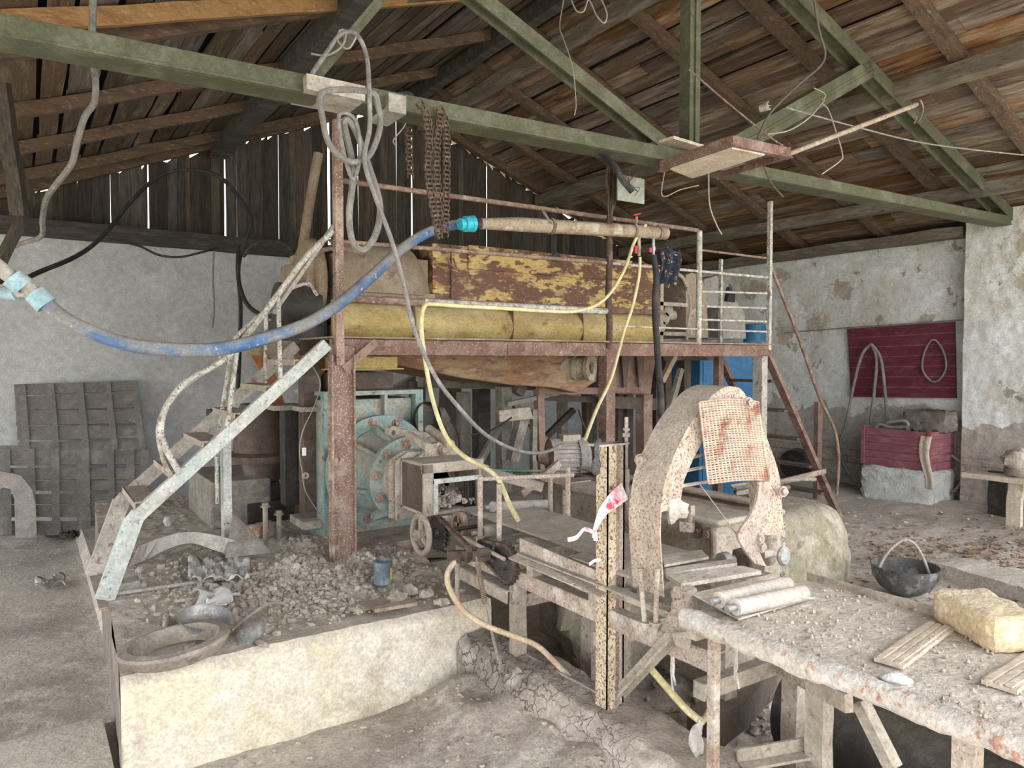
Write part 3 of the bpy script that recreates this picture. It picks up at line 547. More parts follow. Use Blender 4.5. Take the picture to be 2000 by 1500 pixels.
def roller_chain(pts, y, label, closed=False, wd=.037):
    P3 = catmull(PL(pts, y=y), 10, closed); b = MB(); acc = 0; out = [P3[0]]
    for i in range(1, len(P3)):
        seg = (P3[i]-P3[i-1]).length
        while acc + seg >= .024:
            t = (.024-acc)/seg; out.append(P3[i-1].lerp(P3[i], t)); P3[i-1] = out[-1]; seg = (P3[i]-P3[i-1]).length; acc = 0
        acc += seg
    for i in range(len(out)-1):
        p, q = out[i], out[i+1]; d = (q-p).normalized(); s_ = d.cross(V3((0,1,0))).normalized(); e = .3*wd if i % 2 else .5*wd
        for k in (-1, 1): b.beam(p-d*.004+s_*k*e, q+d*.004+s_*k*e, .004, .017, up=(0,1,0))
        b.beam(p - s_*wd*.55, p + s_*wd*.55, .011, .011, up=(0,1,0))
    return solo('roller_chain', b, M['chain'], label, 'chain', None)
roller_chain([(818,200),(832,222),(838,262),(836,330),(845,400),(856,452),(862,470)], 3.50, 'rusty roller chain hanging leftmost of the three long strands')
roller_chain([(860,220),(852,300),(855,380),(858,440),(853,468)], 3.53, 'rusty roller chain hanging in the middle of the three long strands')
roller_chain([(858,212),(870,240),(872,320),(871,400),(868,466)], 3.56, 'rusty roller chain hanging rightmost of the three long strands')
roller_chain([(800,225),(798,280),(802,355)], 3.9, 'short rusty roller chain hanging behind the truss chord left of the others')
roller_chain([(832,225),(836,260),(838,292)], 3.46, 'shortest rusty roller chain end hanging in front of the chord')

# ================================================================ RAISED PLATFORM
PY = 4.35; PZ = 1.80; XL = 1.60; XM = 3.79; XE = 4.81; XR = 5.75
pf = thing('raised_platform', 'rusty raised steel walkway with railings in front of the yellow mixer', 'platform', (3.7, PY, .4))
b = MB(); b.channel((XL-.05, PY, PZ-.01), (XR+.05, PY, PZ-.01), .10, .05, .008, side=-1); b.beam((2.85,PY-.008,PZ-.02),(3.05,PY-.008,PZ-.02),.008,.075); part('edge_channel', b, M['rust'], pf)
b = MB(); b.channel((XL-.05, 4.92, PZ-.01), (XR+.05, 4.92, PZ-.01), .10, .05, .008, side=1)
for x in (1.7, 2.6, 3.5, 4.4, 5.7): b.beam((x, PY+.02, PZ-.02), (x, 4.9, PZ-.02), .04, .06)
part('cross_bearer', b, M['darkbrown'], pf)
b = MB(); b.bb(XL-.05, XR+.05, PY-.03, 4.95, PZ+.045, PZ+.055); part('deck_plate', b, M['dust_red'], pf)
def H(x, z0, z1, y=PY, r=.014, m='pipe_rust', nm='rail_post'): b = MB().tube([(x,y,z0),(x,y,z1)], r, 10); part(nm, b, M[m], pf)
b = MB(); b.beam((XL, PY-.03, PZ-.12), (XL, PY-.03, 3.16), .05, .05); part('rail_post', b, M['redcol'], pf)
q1 = P(1497, 392, y=PY); b = MB(); b.beam((XR, PY, PZ), (XR, PY, q1.z), .035, .035); part('rail_post', b, M['pipe_pale'], pf)
b = MB(); q = P(1363, 450, y=PY); b.tube([(XE, PY, PZ+.04), (XE, PY, q.z)], .024, 12); part('rail_post', b, M['pipe_pale'], pf)
b = MB(); b.tube([(XM,PY-.01,PZ),(XM+.006,PY-.01,2.0),(XM-.008,PY-.01,2.2),(XM+.004,PY-.01,2.5),(XM,PY-.01,2.62),(XM,PY-.01,3.05)], .026, 10, sub=4); part('rail_post', b, M['chain'], pf, 'dark bent middle rail post')
def rail(p, q, r, m='pipe_rust', y=PY): b = MB().tube([P(*p, y=y), P(*q, y=y)], r, 10); part('rail', b, M[m], pf)
rail((668, 353), (1363, 450), .017); rail((668, 472), (1180, 513), .014); rail((1180, 513), (1500, 542), .012, 'pipe_pale')
rail((664, 583), (828, 592), .024, 'pipe_rust'); rail((828, 590), (1185, 608), .026, 'pipe_pale')
rail((1365,488),(1495,504),.010); rail((1365,569),(1497,573),.010,'pipe_pale'); rail((1365,598),(1497,602),.010,'pipe_pale'); rail((1365,624),(1497,628),.010,'pipe_pale'); rail((1190,636),(1497,648),.008,'pipe_pale')
b = MB(); b.beam((XR, PY, PZ+.06), (XR, 4.9, PZ+.06), .03, .03); b.beam((XR, 4.92, PZ), (XR, 4.92, 2.7), .03, .03); part('rail_post', b, M['pipe_pale'], pf)
b = MB(); b.channel((XL+.01, PY-.02, .44), (XL+.01, PY-.02, PZ-.06), .15, .06, .010, up=(1,0,0), side=-1); b.bb(XL-.075, XL+.085, PY-.045, PY-.035, .44, PZ-.1); part('column', b, M['redcol'], pf)
b = MB(); b.beam((XM-.01, PY, .42), (XM-.01, PY, PZ-.06), .095, .09, up=(1,0,0)); part('column', b, M['rust'], pf)
b = MB(); b.beam((5.66, PY+.02, .0), (5.66, PY+.02, PZ-.06), .10, .08, up=(1,0,0)); part('column', b, M['stair_dusty'], pf)
b = MB(); b.beam((XR-.02, 4.92, .0), (XR-.02, 4.92, PZ-.06), .07, .07, up=(1,0,0)); part('column', b, M['rust'], pf)
b = MB(); p0 = P(735, 668, y=PY-.05); p1 = P(672, 722, y=PY-.06); b.beam(p0, p1, .05, .008, up=(0,1,0)); b.bolt(p0.lerp(p1,.1)+V3((0,-.005,0)), (0,-1,0), .009); b.bolt(p0.lerp(p1,.5)+V3((0,-.005,0)), (0,-1,0), .009); part('brace', b, M['dust_red'], pf, 'short punched flat iron brace')
b = MB(); b.box(P(676, 690, y=PY-.03), (.09, .03, .09)); part('gusset', b, M['rust'], pf)

# left staircase
st = thing('steel_staircase', 'pale flaking steel staircase climbing from the plinth to the platform', 'staircase', (.9, 4.6, .45))
SY = (4.33, 4.93)
def stringer(y, m, pts):
    b = MB()
    for i in range(len(pts)-1):
        p, q = pts[i], pts[i+1]; d = (q-p).normalized(); n_ = V3((-d.z, 0, d.x)); 
        h_ = .085 if i == 0 else .066; s2 = V3((0, .02, 0)); b.beam(p, q, .006, h_, up=n_); b.beam(p+n_*h_/2+s2, q+n_*h_/2+s2, .045, .007, up=n_); b.beam(p-n_*h_/2+s2, q-n_*h_/2+s2, .045, .007, up=n_)
    b.box(pts[1]+V3((0,0,0)), (.075, .008, .085), rot=Matrix.Rotation(-.9, 3, 'Y'))
    part('stringer', b, M[m], st)
near = [P(205, 1172, y=SY[0]), P(262, 1015, y=SY[0]), P(640, 672, y=SY[0])]
stringer(SY[0], 'stair', near)
far = [V3((q.x, SY[1], q.z)) for q in near]; stringer(SY[1], 'stair_dusty', far)
for k in range(6):
    t = (k+.55)/6.2; q = near[1].lerp(near[2], t); b = MB(); b.bb(q.x-.09, q.x+.03, SY[0]+.03, SY[1]-.01, q.z-.005, q.z+.005); b.bb(q.x-.092, q.x-.086, SY[0]+.01, SY[1]-.01, q.z-.03, q.z+.005); part('tread', b, M['dust_metal'], st)
q = near[0]; b = MB(); b.bb(q.x-.03, q.x+.14, SY[0]-.03, SY[1]+.05, q.z-.045, q.z-.03); part('foot_plate', b, M['rust_dusty'], st)
q = P(441, 900, y=SY[1]-.03); b = MB(); b.beam((q.x, SY[1]-.03, .47), (q.x, SY[1]-.03, 1.36), .085, .05, up=(1,0,0)); part('leg', b, M['stair'], st)
b = MB(); b.tube([(q.x-.06, SY[1]-.05, .8), (q.x-.06, SY[1]-.05, 1.2)], .012, 8); part('leg_brace', b, M['pipe_pale'], st)
hr = [(650,452),(600,500),(545,572),(500,632),(440,700),(365,745),(325,795),(314,838),(322,872),(340,905),(352,925)]
b = MB().tube(PL(hr, y=SY[0]), .018, 10, sub=5); part('handrail', b, M['pipe_pale'], st)
p3 = [V3((q.x-.02, SY[1], q.z)) for q in PL([(700,470),(655,500),(590,560),(545,575),(500,632),(440,700),(365,748),(325,800),(316,838),(325,880),(345,920)], y=SY[0])]
b = MB().tube(PL([(712,500),(690,490),(655,486),(625,492),(580,535),(540,600)], y=SY[1]) , .016, 10, sub=4); part('handrail', b, M['pipe_rust'], st)
b = MB().tube(PL([(540,590),(470,650),(420,710),(352,760),(318,808),(310,850),(322,905),(335,930)], y=SY[0]+.03), .014, 10, sub=5); part('handrail', b, M['pipe_pale'], st)
for (p, q, y) in (((543,570),(548,740),SY[0]), ((520,600),(518,752),SY[1]), ((465,670),(444,832),SY[0]), ((455,665),(428,840),SY[1]-.2)):
    b = MB().tube([P(*p, y=y), P(*q, y=y)], .013, 8); part('baluster', b, M['pipe_pale'], st)
b = MB().tube(PL([(545,578),(572,562),(602,554),(615,570),(620,577)], y=SY[0]+.1), .011, 8, sub=4); part('hook_bar', b, M['pipe_pale'], st)
b = MB().beam(P(652, 440, y=PY), P(533, 612, y=PY+.05), .02, .055, up=(0,1,0)); part('handrail_angle', b, M['stair_dusty'], st)

# right ladder stair
ls = thing('ship_ladder', 'rusty brown ladder stair leaning at the right end of the platform', 'stair', (6.4, 4.6, .0))
for y in (4.42, 5.0):
    b = MB(); b.beam((5.80, y, 1.79), (7.03, y, .05), .045, .075, up=(0,1,0)); part('stringer', b, M['rust'], ls)
for k in range(5):
    t = (k+1)/6.0; x = 5.80+1.23*t; z = 1.79-1.74*t; b = MB(); b.bb(x-.09, x+.06, 4.44, 4.98, z-.012, z+.012); part('tread', b, M['darkbrown'], ls)
b = MB(); b.beam(P(1500, 947, y=4.3), P(1612, 920, y=4.35), .02, .05); solo('angle_iron_bar', b, M['dust_red'], 'dusty flat iron bar fixed across the foot of the ladder stair', 'bar')

# water pipe on the rail with taps
wp = thing('water_pipe', 'thick tan corroded water pipe hung along the upper rail', 'pipe', P(1120, 445, y=4.24))
YP = 4.24
b = MB().tube(PL([(938,437),(1010,438),(1040,440),(1250,452),(1300,456)], y=YP), lambda t: .036 if t < .2 else .050, 18); part('pipe_body', b, M['pipe_tan'], wp)
q = P(1300, 456, y=YP); b = MB().lathe([(0,.015),(.030,.012),(.048,.0),(.05,-.01)], q, (1,0,.02), 18); part('end_cap', b, M['pipe_rust'], wp)
for u, v in ((1076,442),(1285,455),(1236,450)):
    q = P(u, v, y=YP); b = MB().lathe([(.05,-.012),(.058,-.012),(.058,.012),(.05,.012)], q, (1,0,.02), 18, closed=True); part('clamp_ring', b, M['rust'], wp)
b = MB().beam(P(1060, 412, y=4.30), P(1075, 436, y=4.19), .03, .008, up=(0,1,0)); b.beam(P(1062, 412, y=4.30), P(1078, 412, y=4.36), .03, .008); part('hanger_strap', b, M['rust'], wp)
for u, v0, v1, mt in ((1248,462,500,'pipe_tan'), (1276,466,498,'tin')):
    b = MB().tube([P(u, v0, y=YP), P(u, v1, y=YP)], .013, 10); b.cyl(P(u, (v0+v1)/2, y=YP), P(u, (v0+v1)/2+8, y=YP), .019, n=6); bd = part('tap', b, M[mt], wp)
    b = MB().beam(P(u-6, v0+18, y=YP-.03), P(u-6, v1-5, y=YP-.03), .022, .008, up=(0,1,0)); part('tap_handle', b, M['red'], bd, 'red tap lever')
q = P(1243, 436, y=YP); b = MB(); b.tube([q, q+V3((0,0,.05))], .011, 10); bd = part('tap', b, M['pipe_tan'], wp); b = MB().beam(q+V3((-.04,-.01,.055)), q+V3((.03,-.01,.075)), .015, .01); part('tap_handle', b, M['red'], bd, 'red tap lever')
b = MB(); c0 = P(925, 437, y=YP); b.tube([c0, P(940,437,y=YP)], .032, 16); solo_c = part('hose_nipple', b, M['dark'], wp)
# blue hose with its fittings
hb = thing('water_hose', 'thick blue plastic water hose sagging across the front of the stairs', 'hose', P(460, 690, d=3.6))
b = MB().tube(PD([(80,584,3.45),(120,618,3.45),(160,640,3.45),(220,664,3.47),(290,679,3.5),(380,684,3.55),(440,680,3.6),(520,660,3.75),(600,632,3.95),(660,595,4.15),(720,545,4.4),(790,482,4.7),(850,448,4.9),(905,437,5.0)]), .034, 14, sub=5); part('hose', b, M['hose_blue'], hb)
c0 = P(898, 438, y=YP); c1 = P(925, 437, y=YP); b = MB().tube([c0, c0.lerp(c1,.3), c0.lerp(c1,.32), c1], lambda t: .040 if t < .4 else .052, 16); b.tube([c0.lerp(c1,.75), c1], .057, 10); part('coupling', b, M['fit_blue'], hb, 'bright turquoise compression coupling')
def dcyl(p, q, r, n=14): return MB().tube([P(*p), P(*q)], r, n) if False else MB().tube([P(p[0],p[1],d=p[2]), P(q[0],q[1],d=q[2])], r, n)
tee = dcyl((38,548,3.40),(86,588,3.45),.034); tee.tube([P(58,572,d=3.42), P(30,572,d=3.5)], .026, 12); part('tee_fitting', tee, M['fit_grey'], hb)
for p, q, r in (((22,540,3.38),(46,560,3.41),.052), ((68,572,3.44),(92,596,3.46),.052), ((12,572,3.5),(36,572,3.48),.036)):
    k = dcyl(p, q, r); part('coupling', k, M['fit_pale'], hb, 'dusty pale blue compression coupling')
part('hose', dcyl((-30,500,3.3),(28,546,3.39),.034), M['fit_grey'], hb); part('hose', dcyl((-20,575,3.6),(20,573,3.5),.026), M['fit_grey'], hb)
# yellow hoses
def hose(pts, r, m, label): b = MB().tube(PD(pts), r, 10, sub=5); return solo('garden_hose', b, M[m], label, 'hose')
dd = 5.3
hose([(1262,438,5.7),(1240,470,5.7),(1218,530,5.55),(1180,585,5.3),(1130,607,5.05),(1060,607,4.75),(980,602,4.5),(900,598,4.35),(845,594,4.25),(828,600,4.2),(823,640,4.2),(830,700,4.2),(845,780,4.2),(870,850,4.15),(905,890,4.05),(950,915,3.95),(975,940,3.9),(995,985,3.8),(1012,1016,3.72)], .013, 'hose_yellow', 'long pale yellow hose running along the lower rail and down over the die box')
hose([(1250,502,5.6),(1248,540,5.6),(1235,600,5.55),(1218,650,5.5),(1195,735,5.2),(1165,800,4.9),(1143,858,4.6)], .012, 'hose_yellow', 'short yellow hose dropping from a red tap to behind the motor')
hose([(1276,498,5.6),(1282,540,5.6),(1279,600,5.55),(1285,700,5.4),(1290,760,5.2),(1292,815,5.0)], .025, 'rubber', 'thick black hose dropping from the pipe end to behind the arch')
hose([(888,1098,3.4),(874,1120,3.36),(878,1150,3.34),(905,1192,3.3),(950,1222,3.27),(1005,1243,3.3),(1050,1262,3.3),(1090,1300,3.3),(1130,1340,3.25)], .013, 'hose_tan', 'muddy tan hose curling down the plinth end under the conveyor')
hose([(1262,1295,2.9),(1300,1340,2.85),(1340,1385,2.8),(1368,1408,2.75)], .014, 'hose_yellow', 'yellow hose piece coming out under the table bracket')
hose([(1370,1410,2.75),(1382,1395,2.8),(1400,1370,2.85)], .013, 'hose_yellow', 'short yellow hose end pointing up beside the front table leg')
# cloth on rail
b = MB(); b.grid(lambda a, c: P(1283+38*a+3*math.sin(c*5), 487+66*c+4*math.sin(a*9), y=PY-.03) + V3((0, -.03*math.sin(a*14+c*2)-.01, 0)), 24, 20)
o = solo('floral_cloth', b, M['cloth'], 'dark blue floral cloth draped at the right end of the pipe', 'cloth'); md = o.modifiers.new('thickness', 'SOLIDIFY'); md.thickness = .006

# ================================================================ CLAY MIXER ON THE UPPER LEVEL
mx = thing('clay_mixer', 'long yellow and rust coloured twin shaft clay mixer behind the railing', 'mixer', (3.6, 5.5, .45))
YM = 5.02
def FX(u, y=YM): return P(u, 600, y=y).x
def FZ(v, u, y=YM): return P(u, v, y=y).z
xa, xb = FX(665), FX(1292)
zt, zb = FZ(596, 900), FZ(657, 900)
# lower yellow trough: half round belly facing the walkway
def belly(a, c):
    x = xa+(xb-xa)*a; th = c*1.0; z = zt-(zt-1.80)*c; return V3((x, YM + .10*(1-math.sin(math.pi*min(1, c*1.05)))+.0, z))
b = MB(); b.grid(belly, 40, 14); b.bb(xa, xb, YM+.12, 6.3, 1.78, zt); part('trough', b, M['yellow'], mx)
for u in (812, 1003, 1140): x = FX(u); b = MB().bb(x-.005, x+.005, YM+.0, YM+.14, 1.80, zt); part('seam_strap', b, M['pipe_rust'], mx)
b = MB(); b.bb(xa, xb+.05, YM-.01, YM+.03, zt-.005, zt+.04); b.bb(xa, xb, YM-.02, 5.4, 1.74, 1.79); part('flange', b, M['rust'], mx)
xc, xd = FX(850), FX(1300); z0 = zt+.04; z1 = FZ(478, 900)
b = MB(); b.bb(xc, xd, YM+.04, 6.25, z0, z1); part('upper_housing', b, M['yellow_rust'], mx, bevel=.006)
b = MB(); b.bb(FX(918), FX(1238), YM+.02, YM+.036, FZ(527, 950), z1+.01); part('cover_plate', b, M['yellow_rust'], mx, bevel=.003)
b = MB(); b.lathe([(.03,0),(.045,0),(.045,.01),(.03,.01)], V3((FX(1088), YM+.018, FZ(502, 1088))), (0,-1,0), 20, closed=True); b.cyl(V3((FX(1088), YM+.012, FZ(502, 1088))), V3((FX(1088), YM+.02, FZ(502, 1088))), .034, n=20); part('inspection_hole', b, M['dark'], mx, 'dark round inspection hole')
b = MB(); b.bb(FX(885)-.003, FX(885)+.003, YM+.02, YM+.05, z0, z1); b.tube([V3((FX(882)-.02, YM+.02, 2.5)), V3((FX(882)-.02, YM-.02, 2.44)), V3((FX(882)+.03, YM-.02, 2.42)), V3((FX(882)+.03, YM+.02, 2.5))], .008, 8, sub=4); part('handle', b, M['rust'], mx)
for k in range(10):
    x = xc+.06+(xd-xc-.1)*k/9; b = MB().bolt((x, YM+.045, z0+.03), (0,-1,0), .010); part('bolt', b, M['rust'], mx)
# rounded grey brown cover on the left
def cov(a, c):
    th = math.pi*.5*c; e = max(0, (a-.82)/.18); r = 1-.45*e*e; return V3((xa-.02+(xc-xa+.02)*a, 5.42 - .44*math.cos(th)*1.0 + .12*e, z0+.02 + (.42*math.sin(th)**.8)*r))
b = MB(); b.grid(cov, 24, 16); b.bb(xa-.02, xc-.02, 5.1, 6.2, z0-.03, z0+.30); b.bb(xa, xc, 5.40, 6.2, z0, z0+.40); b.bb(xa, xc, YM+.0, YM+.05, z0-.03, z0+.035); part('rounded_cover', b, M['cover_grey'], mx)
b = MB(); b.lathe([(0,0),(.30,0),(.34,.02),(.34,.08),(.0,.08)], V3((xa-.14, 5.42, z0+.1)), (1,0,0), 32); b.bb(xa-.20, xa-.06, 5.15, 5.8, z0-.2, z0+.26); part('end_gear_case', b, M['cover_grey'], mx, bevel=.02)
b = MB(); b.bb(xa-.05, xa+.0, YM+.02, YM+.06, 1.82, zt); part('end_strip', b, M['yellow'], mx)
b = MB(); b.bb(xa-.62, xa-.02, 5.0, 5.7, 1.78, 1.84); b.bb(xa-.66, xa-.02, 4.98, 5.03, 1.74, 1.80); part('drive_shelf', b, M['cover_grey'], mx)
# gear reducer on shelf
b = MB(); q = P(590, 600, y=5.25); b.cyl(q+V3((-.18,0,0)), q+V3((.10,0,0)), .17, n=26); b.cyl(q+V3((.10,0,0)), q+V3((.22,0,0)), .12, n=22); b.bb(q.x-.2, q.x+.15, 5.15, 5.4, 1.84, q.z-.1); part('gear_reducer', b, M['dark'], mx, 'black greasy gear reducer')
b = MB(); b.prism([P(560,672,y=5.05), P(640,672,y=5.05), P(640,715,y=5.05), P(610,760,y=5.05)], (0,.02,0)); b.prism([P(480,672,y=5.5), P(520,672,y=5.5), P(560,800,y=5.5), P(545,800,y=5.5)], (0,.02,0)); part('gusset_plate', b, M['orange'], mx, 'orange primed triangular gusset')
# trough bottom hanging under the platform
b = MB()
prof = [(765, 688), (1165, 695), (1165, 745), (1100, 762), (1020, 752), (900, 738), (770, 716)]
b.prism(PL([(765,675),(1170,675),(1165,745),(1128,768),(1080,757),(1000,752),(900,738),(768,712)], y=5.06), (0, .9, 0)); part('belly_pan', b, M['mixer_bottom'], mx, bevel=.01)
b = MB(); b.prism(PL([(1195,682),(1285,682),(1272,772),(1195,768)], y=5.1), (0, .8, 0)); part('rear_pan', b, M['rust'], mx, 'dark red brown rounded pan', bevel=.02)
q = P(1150, 718, y=5.0); b = MB(); b.cyl(q+V3((-.22,.15,0)), q+V3((-.02,0,0)), .10, n=22); b.lathe([(.055,0),(.12,0),(.12,.03),(.055,.03)], q+V3((-.02,-.02,0)), V3((.45,-.9,0)), 26, closed=True); b.lathe([(.055,-.02),(.11,-.02),(.11,.0),(.055,.0)], q+V3((-.10,.04,0)), V3((.45,-.9,0)), 26, closed=True); part('outlet_flange', b, M['pipe_tan'], mx, 'tan bolted outlet flange')
b = MB(); b.bb(FX(1290), FX(1290)+.04, YM, 5.9, 1.8, z1-.1)
for v in (597, 655): b.bb(FX(1290), FX(1345), YM, YM+.05, FZ(v,1300), FZ(v,1300)+.035)
for k in range(4): b.cyl((FX(1300)+k*.05, YM+.1, 1.95+.08*k), (FX(1300)+k*.05, YM+.6, 1.95+.08*k), .06, n=14)
b.cyl(V3((FX(1310), YM+.2, 2.15)), V3((FX(1345), YM+.2, 2.15)), .05, n=14); part('shaft_end', b, M['dust_metal'], mx)
b = MB()
for u in (1215, 1245): x = FX(u, 5.05); b.prism([V3((x, 5.05, 1.76)), V3((x+.1, 5.05, 1.76)), V3((x+.06, 5.05, 1.45)), V3((x+.03, 5.05, 1.45))], (0,.02,0))
part('hanger', b, M['darkbrown'], mx)
# heavy frame carrying the mixer
sf = thing('mixer_support_frame', 'dusty grey timber and steel trestle frame under the mixer', 'frame', (3.5, 5.9, .42))
def fb(p, q, wd, m='greywood', nm='post', y=None, h=None):
    b = MB().beam(P(p[0],p[1],y=y), P(q[0],q[1],y=y), wd, h or wd, up=(0,1,0), seg=4, jit=.002); return part(nm, b, M[m], sf)
for (p, q, wd, m, y) in (((815,745),(815,960),.12,'darkbrown',6.3), ((905,765),(905,990),.10,'greywood',6.0), ((880,745),(870,960),.16,'darkbrown',6.4), ((940,760),(940,950),.14,'darktimber',6.6),
    ((983,755),(985,960),.11,'greywood',5.6), ((1052,760),(1058,950),.07,'dust_red',5.4), ((1042,800),(1042,955),.05,'greywood',5.3), ((1098,760),(1098,900),.09,'greywood',6.6), ((1145,770),(1148,900),.08,'darkbrown',6.2),
    ((1165,760),(1168,900),.09,'greywood',6.4), ((1225,770),(1225,960),.09,'darkbrown',5.8), ((1258,770),(1258,960),.12,'dust_red',5.5), ((1300,700),(1300,900),.09,'darkbrown',5.6), ((1336,690),(1336,800),.10,'darkbrown',5.5)):
    fb(p, q, wd, m, 'post', y)
for (p, q, wd, m, y) in (((770,765),(870,705),.10,'greywood',6.5), ((858,800),(908,895),.08,'greywood',6.1), ((985,820),(935,905),.05,'greywood',5.5), ((1060,860),(1120,800),.06,'darktimber',6.2), ((1005,790),(1085,885),.06,'greywood',6.2),
    ((1020,815),(1000,900),.09,'greywood',5.3), ((1010,770),(1040,705),.09,'greywood',5.6), ((990,790),(1110,762),.04,'greywood',5.4), ((1320,690),(1292,745),.05,'pipe_tan',5.0), ((1330,720),(1308,800),.05,'greywood',5.1)):
    fb(p, q, wd, m, 'brace', y)
for (p, q, wd, m, y, h) in (((820,742),(1060,748),.16,'greywood',6.2,.14), ((1050,763),(1180,763),.05,'dust_red',5.3,.06), ((1180,785),(1290,790),.08,'darkbrown',5.5,.12), ((1050,775),(1180,782),.05,'darkbrown',5.7,.06)):
    fb(p, q, h, m, 'header', y, h=wd)
b = MB(); b.prism(PL([(975,802),(1035,795),(1042,818),(976,824)], y=5.2), (0,.03,0)); part('bracket_plate', b, M['dust_metal'], sf, 'tan dusty bracket plate')
for pts in ([(880,820,6.0),(895,850,6.0),(900,900,6.0)], [(1130,800,6.2),(1140,830,6.2),(1150,850,6.2)], [(1000,815,5.6),(960,840,5.6),(920,850,5.6)]): b = MB().tube(PD(pts), .008, 6, sub=4); part('loose_cable', b, M['rubber'], sf)
# columns and dark drive machinery under the left end
lc = thing('mixer_drive_stand', 'dark steel column stand with flanges under the left end of the mixer', 'stand', (1.5, 5.2, .45))
for (u0, u1, v0, v1, y, m) in ((592,630,700,1030,5.0,'darkbrown'), (555,590,800,985,5.25,'dark'), (637,655,690,1030,5.1,'darkbrown'), (600,618,688,800,5.05,'dust_red'), (624,640,690,800,5.12,'dust_red')):
    p, q = P(u0, v0, y=y), P(u1, v1, y=y); b = MB().bb(p.x, q.x, y, y+.12, max(q.z, .44), p.z); part('column', b, M[m], lc, bevel=.004)
for (u0, u1, v0, v1, y) in ((590,640,796,803,4.95), (535,600,793,800,5.2), (592,632,1020,1030,4.9)):
    p, q = P(u0, v0, y=y), P(u1, v1, y=y); b = MB().bb(p.x, q.x, y, y+.3, q.z, p.z); part('flange_plate', b, M['dust_metal'], lc)
q = P(512, 850, y=5.9); b = MB(); b.lathe([(0,.25),(.16,.25),(.20,.10),(.22,-.12),(.30,-.14),(.30,-.19),(.16,-.19),(.14,-.35),(0,-.35)], q, (0,0,1), 28); part('coupling_drum', b, M['darkbrown'], lc)
b = MB(); b.cyl(P(505,960,y=5.9)+V3((-.2,0,-.05)), P(540,960,y=5.9), .16, n=22); b.bb(P(470,960,y=5.9).x, P(560,960,y=5.9).x, 5.7, 6.2, .44, .62); part('motor', b, M['dark'], lc, 'black greasy motor')
b = MB(); b.bb(P(410,800,y=6.2).x, P(600,800,y=6.2).x, 6.15, 6.35, P(500,812,y=6.2).z, P(500,798,y=6.2).z); part('beam', b, M['darktimber'], lc)
b = MB(); b.bb(P(395,930,y=6.0).x, P(510,930,y=6.0).x, 5.7, 6.6, .45, P(430,930,y=6.0).z); part('base_block', b, M['greywood'], lc, bevel=.02)
for u, v in ((518,985),(545,1000),(612,1025)):
    b = MB(); q = P(u, v, y=5.15); b.cyl(V3((q.x, 5.15, .45)), V3((q.x, 5.15, q.z)), .018, n=8); b.bolt((q.x, 5.15, q.z-.02), (0,0,1), .022, .03); part('anchor_bolt', b, M['dust_metal'], lc)
b = MB(); b.tube(PL([(600,700),(625,745),(615,790),(592,840),(585,880),(590,920),(597,960),(625,1005)], y=4.9), .004, 6, sub=5); wd_ = solo('hanging_wire', b, M['wire'], 'thin wire with a washer and a tag dangling left of the red column', 'wire')
b = MB().lathe([(.009,-.006),(.022,-.008),(.022,.008),(.009,.006)], P(597, 929, y=4.86), (.2,-1,0), 20, closed=True); solo('steel_washer', b, M['pink_dusty'], 'small round pale washer threaded on the thin hanging wire', 'washer')
b = MB().box(P(594, 882, y=4.88), (.025, .02, .055)); solo('wire_connector', b, M['paper'], 'small white connector block on the thin hanging wire', 'connector', bevel=.003)

# ================================================================ BLUE PUG MILL (EXTRUDER)
pm = thing('pug_mill', 'turquoise cast iron pug mill with bolted round flanges and die box', 'extruder', (2.05, 4.6, .45))
CX, CZ = 2.05, .94
b = MB(); b.bb(CX-.37, CX+.30, 4.86, 5.4, .45, P(760, 778, y=4.86).z); part('casing', b, M['blue'], pm, bevel=.01)
ztop = P(760, 770, y=4.84).z
b = MB(); b.bb(CX-.38, CX+.36, 4.80, 5.45, ztop, ztop+.03); b.bb(CX+.30, CX+.36, 4.80, 4.88, ztop-.32, ztop)
xr = P(752, 800, y=4.82).x; b.bb(xr-.012, xr+.012, 4.80, 4.87, ztop-.22, ztop); b.bb(CX-.38, CX-.35, 4.80, 4.87, ztop-.35, ztop); part('rib', b, M['blue'], pm)
b = MB(); b.lathe([(0,.06),(.385,.06),(.385,.0),(.30,.0),(.30,-.03),(0,-.03)], (CX, 4.72, CZ), (0,1,0), 56); f1 = part('main_flange', b, M['blue'], pm)
def bolts(cx, cy, cz, r, n_, par, r_=.020, a0=.2):
    for k in range(n_):
        an = a0 + 2*math.pi*k/n_; b = MB().bolt((cx+r*math.cos(an), cy, cz+r*math.sin(an)), (0,-1,0), r_, .03); part('bolt', b, M['redcol'], par)
bolts(CX, 4.72, CZ, .345, 12, f1)
b = MB(); b.lathe([(.30,.0),(.27,-.06),(.25,-.16),(.235,-.36)], (CX, 4.70, CZ), (0,1,0), 48); part('barrel', b, M['blue'], pm)
b = MB()
for an in (.0, .9, 1.75, 2.4, 3.4, 4.4, 5.4):
    c_, s_ = math.cos(an), math.sin(an); b = MB(); b.prism([V3((CX+.24*c_, 4.36, CZ+.24*s_)), V3((CX+.33*c_, 4.62, CZ+.33*s_)), V3((CX+.33*c_, 4.70, CZ+.33*s_)), V3((CX+.24*c_, 4.70, CZ+.24*s_))], V3((-s_, 0, c_))*.022); part('rib', b, M['blue'], pm)
b = MB(); b.lathe([(.20,.05),(.275,.05),(.275,.0),(.195,.0)], (CX+.01, 4.30, CZ), (0,1,0), 52, closed=True); f2 = part('die_flange', b, M['blue'], pm); bolts(CX+.01, 4.30, CZ, .237, 10, f2, .020, .45)
